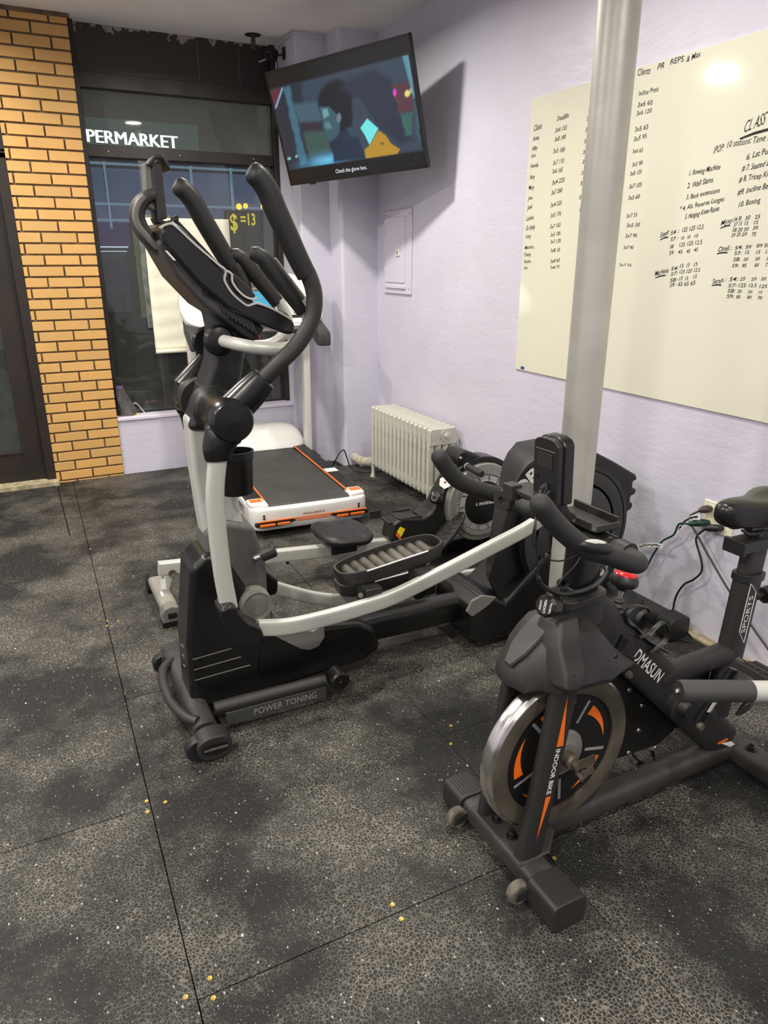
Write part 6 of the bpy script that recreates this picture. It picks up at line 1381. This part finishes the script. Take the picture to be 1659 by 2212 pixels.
# monitor, handle
mo = obj('monitor', B().prism([(1.936,0.524),(1.957,0.561),(1.996,0.561),(2.084,0.524),(2.103,0.484),(2.107,0.412),(2.056,0.399),(1.973,0.451)], 'y', 2.995, 3.145), M['blk'], Rw, bevel=.018, bseg=3)
mp = Vector([(1.96,2.99,0.536)][0])
obj('monitor_badge', B().prism([(1.938,0.53),(1.951,0.556),(1.976,0.557),(1.994,0.538),(1.978,0.52),(1.947,0.514)], 'y', 2.990, 2.998), M['void'], mo)
obj('badge_letters', B().text('a', (mp.x - .02, 2.988, mp.z - .006), (1, 0, 0), (0, 0, 1), .014, .016, bold=.04), M['decal'], mo, flat=True)
h0 = Vector((1.905, 3.03, .500)); hA = Vector([(1.992,2.86,0.475)][0]); hB_ = Vector([(1.967,3.14,0.507)][0])
dH = (hA - hB_).normalized()
hn = obj('pull_handle', B().tube([hB_, hB_.lerp(hA, .42)], .017, 16).tube([hB_.lerp(hA, .58), hA], .017, 16), M['foam'], Rw)
obj('handle_core', B().tube([hB_.lerp(hA, .38), hB_.lerp(hA, .62)], .015, 14), M['blks'], hn); obj('handle_band', B().tube([hB_.lerp(hA, .575), hB_.lerp(hA, .60)], .0185, 16), M['silver'], hn)
obj('handle_cap', B().lathe([(.008, .004), (.0175, .004), (.0175, 0)], hA, dH, 16), M['blks'], hn)
# foot plates
def fplate(y, lab):
    b = B(); lo_ = Vector((1.775, y, .085)); up_ = Vector((1.905, y, .215)); d3 = (up_ - lo_); n_ = Vector((-d3.z, 0, d3.x)).normalized(); L = d3.length; d3.normalize(); cen = (lo_ + up_) / 2
    rr = lambda k, h: [cen + d3 * (.150 * k * math.sin(2 * PI * i / 30)) + Vector((0, 1, 0)) * (.062 * k * math.cos(2 * PI * i / 30)) + n_ * h for i in range(30)]
    p = obj('foot_plate', b.loft([rr(.97, -.008), rr(1, -.004), rr(1, .004), rr(.96, .008)]), M['blkm'], Rw, label=lab)
    tb3 = B()
    for i in range(7):
        for s in (-1, 1):
            q = cen + d3 * (-.10 + i * .033) + n_ * .009
            w = .045 * math.sqrt(max(.1, 1 - ((-.10 + i * .033) / .16) ** 2)); a0_ = q; a1_ = q + Vector((0, s * w, 0)) + d3 * .022
            tb3.tube([a0_, a1_], .0022, 6)
    obj('tread_chevrons', tb3, M['blkm'], p)
fplate(2.935, 'textured black foot plate nearest the camera'); fplate(3.225, 'textured black foot plate nearest the window')
obj('foot_strap_frame', B().box((1.50, 3.13, .225), (1.565, 3.14, .268)).box((1.555, 3.02, .222), (1.568, 3.14, .234)), M['blkm'], Rw, bevel=.002)

# ================================================================= TELEVISION
tl, trr, br, blc = [Vector(p) for p in [(1.6116, 4.8025, 2.5588), (2.0615, 3.7993, 2.5928), (2.2204, 3.8495, 1.9712), (1.7705, 4.8527, 1.9372)]]
ex = (trr - tl).normalized(); ey = (tl - blc).normalized(); en = ex.cross(ey).normalized()
Wt = (trr - tl).length; Ht = (tl - blc).length; ctr = (tl + br) / 2
TV = thing('television', 'flat television tilted down in the upper corner, showing a film scene', 'television', tuple(ctr))
def tvb(x0_, x1_, y0_, y1_, n0, n1):
    b = B(); vs = []
    for n in (n0, n1):
        for (a, c) in ((x0_, y0_), (x1_, y0_), (x1_, y1_), (x0_, y1_)): vs.append(blc + ex * a + ey * c + en * n)
    return b.add(vs, [(0, 1, 2, 3), (4, 5, 6, 7), (0, 1, 5, 4), (1, 2, 6, 5), (2, 3, 7, 6), (3, 0, 4, 7)])
obj('tv_frame', tvb(0, Wt, 0, Ht, -.030, .0), M['blks'], TV, bevel=.004)
obj('rear_cover', tvb(Wt * .15, Wt * .85, Ht * .08, Ht * .75, -.075, -.028), M['blk'], TV, bevel=.015)
bz = B()
for q in ((0, Wt, 0, .028), (0, Wt, Ht - .010, Ht), (0, .010, 0, Ht), (Wt - .010, Wt, 0, Ht)):
    t_ = tvb(q[0], q[1], q[2], q[3], -.002, .004); bz.add(t_.v, t_.f)
obj('bezel', bz, M['blks'], TV, bevel=.0015)
obj('sensor_foot', tvb(Wt * .15, Wt * .19, -.008, 0, -.02, -.004), M['blk'], TV, bevel=.002)
# the picture: a colour-attribute mesh that gives off light
POLY = [
('poly', (52, 66, 82), 0.01, [(0.0113, 0.5506), (1.0805, 0.5494), (1.0843, 0.0904), (0.0191, 0.0948)]),
('poly', (36, 44, 56), 0.02, [(0.0113, 0.5506), (0.2794, 0.5521), (0.2223, 0.0931), (0.0191, 0.0948)]),
('poly', (95, 40, 55), 0.006, [(0.012, 0.5437), (0.1127, 0.5438), (0.0116, 0.4479)]),
('poly', (125, 165, 200), 0.006, [(0.1127, 0.5438), (0.1309, 0.5424), (0.0332, 0.4449), (0.0138, 0.4476)]),
('poly', (60, 105, 125), 0.012, [(0.1286, 0.5361), (0.1819, 0.5477), (0.1918, 0.118), (0.1251, 0.1028)]),
('poly', (66, 92, 108), 0.02, [(0.1789, 0.4481), (0.3852, 0.4318), (0.3806, 0.3195), (0.1923, 0.3302)]),
('poly', (48, 42, 54), 0.02, [(0.1969, 0.3435), (0.4026, 0.3233), (0.3864, 0.2714), (0.1996, 0.2877)]),
('poly', (60, 84, 78), 0.02, [(0.2112, 0.2897), (0.4084, 0.2754), (0.3939, 0.1604), (0.2171, 0.1442)]),
('poly', (48, 62, 76), 0.03, [(0.5063, 0.5289), (0.6982, 0.5289), (0.6674, 0.4162), (0.5715, 0.4177)]),
('ell', (80, 165, 205), 0.05, [(0.3589, 0.115), (0.5257, 0.1183), (0.3695, 0.1491)]),
('ell', (110, 190, 225), 0.03, [(0.3805, 0.1163), (0.4633, 0.1145), (0.3857, 0.1333)]),
('ell', (18, 21, 30), 0.02, [(0.5148, 0.4259), (0.6399, 0.4203), (0.5411, 0.514)]),
('poly', (18, 21, 30), 0.015, [(0.3792, 0.4129), (0.499, 0.5049), (0.6524, 0.431), (0.6079, 0.2702), (0.5032, 0.2165), (0.5117, 0.3485)]),
('poly', (56, 88, 98), 0.006, [(0.389, 0.405), (0.4652, 0.3942), (0.5069, 0.3492), (0.5209, 0.2946), (0.4954, 0.2242), (0.4392, 0.207), (0.3992, 0.2289), (0.3934, 0.2603), (0.3874, 0.2815), (0.3741, 0.2987), (0.3926, 0.3179), (0.3809, 0.3663)]),
('poly', (108, 156, 158), 0.008, [(0.4024, 0.3886), (0.4478, 0.3868), (0.4518, 0.3501), (0.4016, 0.3369)]),
('poly', (86, 130, 136), 0.01, [(0.4006, 0.3169), (0.442, 0.3182), (0.4451, 0.2776), (0.4004, 0.2832)]),
('ell', (105, 118, 130), 0.006, [(0.5206, 0.3276), (0.5401, 0.3263), (0.528, 0.3528)]),
('poly', (30, 46, 64), 0.012, [(0.4082, 0.2072), (0.57, 0.275), (0.6472, 0.1993), (0.6687, 0.0962), (0.4171, 0.0984)]),
('poly', (46, 72, 92), 0.01, [(0.5568, 0.2635), (0.5985, 0.2714), (0.6335, 0.2208), (0.592, 0.2125)]),
('poly', (36, 43, 60), 0.02, [(0.5669, 0.4691), (0.6631, 0.504), (0.8254, 0.5261), (0.942, 0.4596), (1.0277, 0.1539), (0.9317, 0.1397), (0.7923, 0.2466), (0.7329, 0.3438), (0.7005, 0.3988)]),
('poly', (56, 62, 70), 0.012, [(0.6457, 0.4068), (0.6907, 0.3623), (0.7218, 0.3007), (0.665, 0.3019)]),
('poly', (112, 228, 228), 0.005, [(0.7301, 0.2964), (0.799, 0.2361), (0.7136, 0.1583), (0.6915, 0.2138), (0.6668, 0.2548)]),
('poly', (178, 138, 42), 0.006, [(0.797, 0.228), (0.8445, 0.1951), (0.8706, 0.15), (0.9305, 0.114), (0.9028, 0.091), (0.6673, 0.0909), (0.6684, 0.1401), (0.7136, 0.1583)]),
('poly', (120, 92, 30), 0.006, [(0.7949, 0.1621), (0.8145, 0.1663), (0.825, 0.152), (0.8009, 0.1483)]),
('poly', (85, 52, 60), 0.01, [(0.9438, 0.4295), (1.0634, 0.4286), (1.0646, 0.2914), (0.9599, 0.2874)]),
('ell', (225, 60, 195), 0.006, [(0.9527, 0.3922), (0.9648, 0.3916), (0.955, 0.4098)]),
('ell', (228, 216, 120), 0.006, [(1.0353, 0.3756), (1.0538, 0.3746), (1.0389, 0.3923)]),
('ell', (200, 205, 140), 0.006, [(1.0649, 0.3872), (1.0749, 0.3868), (1.0679, 0.4015)]),
('poly', (52, 96, 90), 0.01, [(0.9618, 0.2841), (1.0551, 0.2866), (1.023, 0.1734), (0.9839, 0.175)]),
('poly', (88, 140, 158), 0.008, [(1.0374, 0.5501), (1.0805, 0.5494), (1.0916, 0.3535), (1.0713, 0.3446)]),
('poly', (56, 90, 102), 0.01, [(1.0694, 0.3149), (1.0877, 0.3422), (1.0802, 0.1351), (1.0609, 0.1247)]),
('ell', (110, 190, 190), 0.004, [(0.1104, 0.1649), (0.1237, 0.1642), (0.1134, 0.1733)]),
('ell', (110, 190, 190), 0.004, [(0.0422, 0.1591), (0.0593, 0.1587), (0.0455, 0.1683)])]
sx0, sx1, sy0, sy1 = .011, Wt - .011, .029, Ht - .011
NX, NY = 330, 190
gx, gy = np.meshgrid(np.linspace(sx0, sx1, NX), np.linspace(sy0, sy1, NY))
img = np.zeros((NY, NX, 3)); img[:] = (16, 16, 17)
def sdf(pts, X_, Y_):
    d = np.full(X_.shape, 1e9); ins = np.zeros(X_.shape, bool); n = len(pts)
    for i in range(n):
        ax_, ay_ = pts[i]; bx, by = pts[(i + 1) % n]; ex_, ey_ = bx - ax_, by - ay_
        t = np.clip(((X_ - ax_) * ex_ + (Y_ - ay_) * ey_) / (ex_ * ex_ + ey_ * ey_ + 1e-12), 0, 1)
        d = np.minimum(d, np.hypot(X_ - ax_ - t * ex_, Y_ - ay_ - t * ey_))
        c = ((ay_ > Y_) != (by > Y_)) & (X_ < (bx - ax_) * (Y_ - ay_) / (by - ay_ + 1e-12) + ax_); ins ^= c
    return np.where(ins, -d, d)
pic = POLY[0][3]; mask = np.clip(.5 - sdf(pic, gx, gy) / .004, 0, 1)
wob = .004 * np.sin(gx * 60 + gy * 35) + .003 * np.sin(gy * 90 - gx * 20)
for kind, col, soft, pts in POLY:
    if kind == 'poly': s_ = sdf(pts, gx + (wob if soft >= .01 else 0), gy)
    else:
        (cx_, cy_), (ax_, ay_), (bx, by) = pts
        ux, uy = ax_ - cx_, ay_ - cy_; vx, vy = bx - cx_, by - cy_; det = ux * vy - uy * vx
        a_ = ((gx - cx_) * vy - (gy - cy_) * vx) / det; b_ = (-(gx - cx_) * uy + (gy - cy_) * ux) / det
        s_ = (np.hypot(a_, b_) - 1) * min(math.hypot(ux, uy), math.hypot(vx, vy))
    al = np.clip(.5 - s_ / (2 * soft), 0, 1); al = al * al * (3 - 2 * al)
    if kind != 'poly' or pts is not pic: al = al * mask
    img = img * (1 - al[..., None]) + np.array(col) * al[..., None]
hair = mask * np.clip(.5 - sdf(POLY[19][3], gx, gy) / .02, 0, 1) * (.5 + .5 * np.sin((gx * .85 + gy * .5) * 260)) * 7
img += hair[..., None]
lin = np.where(img / 255 <= .04045, img / 255 / 12.92, ((img / 255 + .055) / 1.055) ** 2.4)
b = B(); vs = [tuple(blc + ex * float(gx[j, i]) + ey * float(gy[j, i]) + en * .0012) for j in range(NY) for i in range(NX)]
fs2 = [(j * NX + i, j * NX + i + 1, (j + 1) * NX + i + 1, (j + 1) * NX + i) for j in range(NY - 1) for i in range(NX - 1)]
b.add(vs, fs2)
scm = bpy.data.materials.new('film_picture'); scm.use_nodes = True; nt = scm.node_tree; bs = nt.nodes['Principled BSDF']
bs.inputs['Base Color'].default_value = (.004, .004, .004, 1); bs.inputs['Roughness'].default_value = .25
at = nd(nt, 'ShaderNodeAttribute'); at.attribute_name = 'picture'; nt.links.new(at.outputs['Color'], bs.inputs['Emission Color']); bs.inputs['Emission Strength'].default_value = 1.0
so = obj('screen', b, scm, TV, recalc=False)
ca = so.data.color_attributes.new('picture', 'FLOAT_COLOR', 'POINT')
ca.data.foreach_set('color', np.concatenate([lin.reshape(-1, 3), np.ones((NX * NY, 1))], 1).astype(np.float32).ravel())
def tvp(x, y, n=.0018): return blc + ex * x + ey * y + en * n
SUBT = [(0.4114, 0.0372), (0.6634, 0.038), (1.0168, 0.054)]
obj('subtitle', B().text('Check the glove box.', tvp(*SUBT[0]), ex, ey, .0215, SUBT[1][0] - SUBT[0][0], bold=.012), emat('subtitle_white', (225, 228, 235), .95), so, flat=True)
obj('channel_mark', B().text('One', tvp(*SUBT[2]), ex, ey, .008, .02), emat('mark_grey', (120, 122, 125), .6), so, flat=True)
mt = obj('wall_bracket', B().box((2.36, 4.30, 2.18), (2.40, 4.46, 2.42)), M['blk'], TV, bevel=.004)
bk = ctr - en * .08
obj('swing_arm', B().rtube([(2.37, 4.38, 2.30), (2.20, 4.50, 2.30), tuple(bk)], .04, .05, up=(0, 0, 1), e=5), M['blk'], TV)
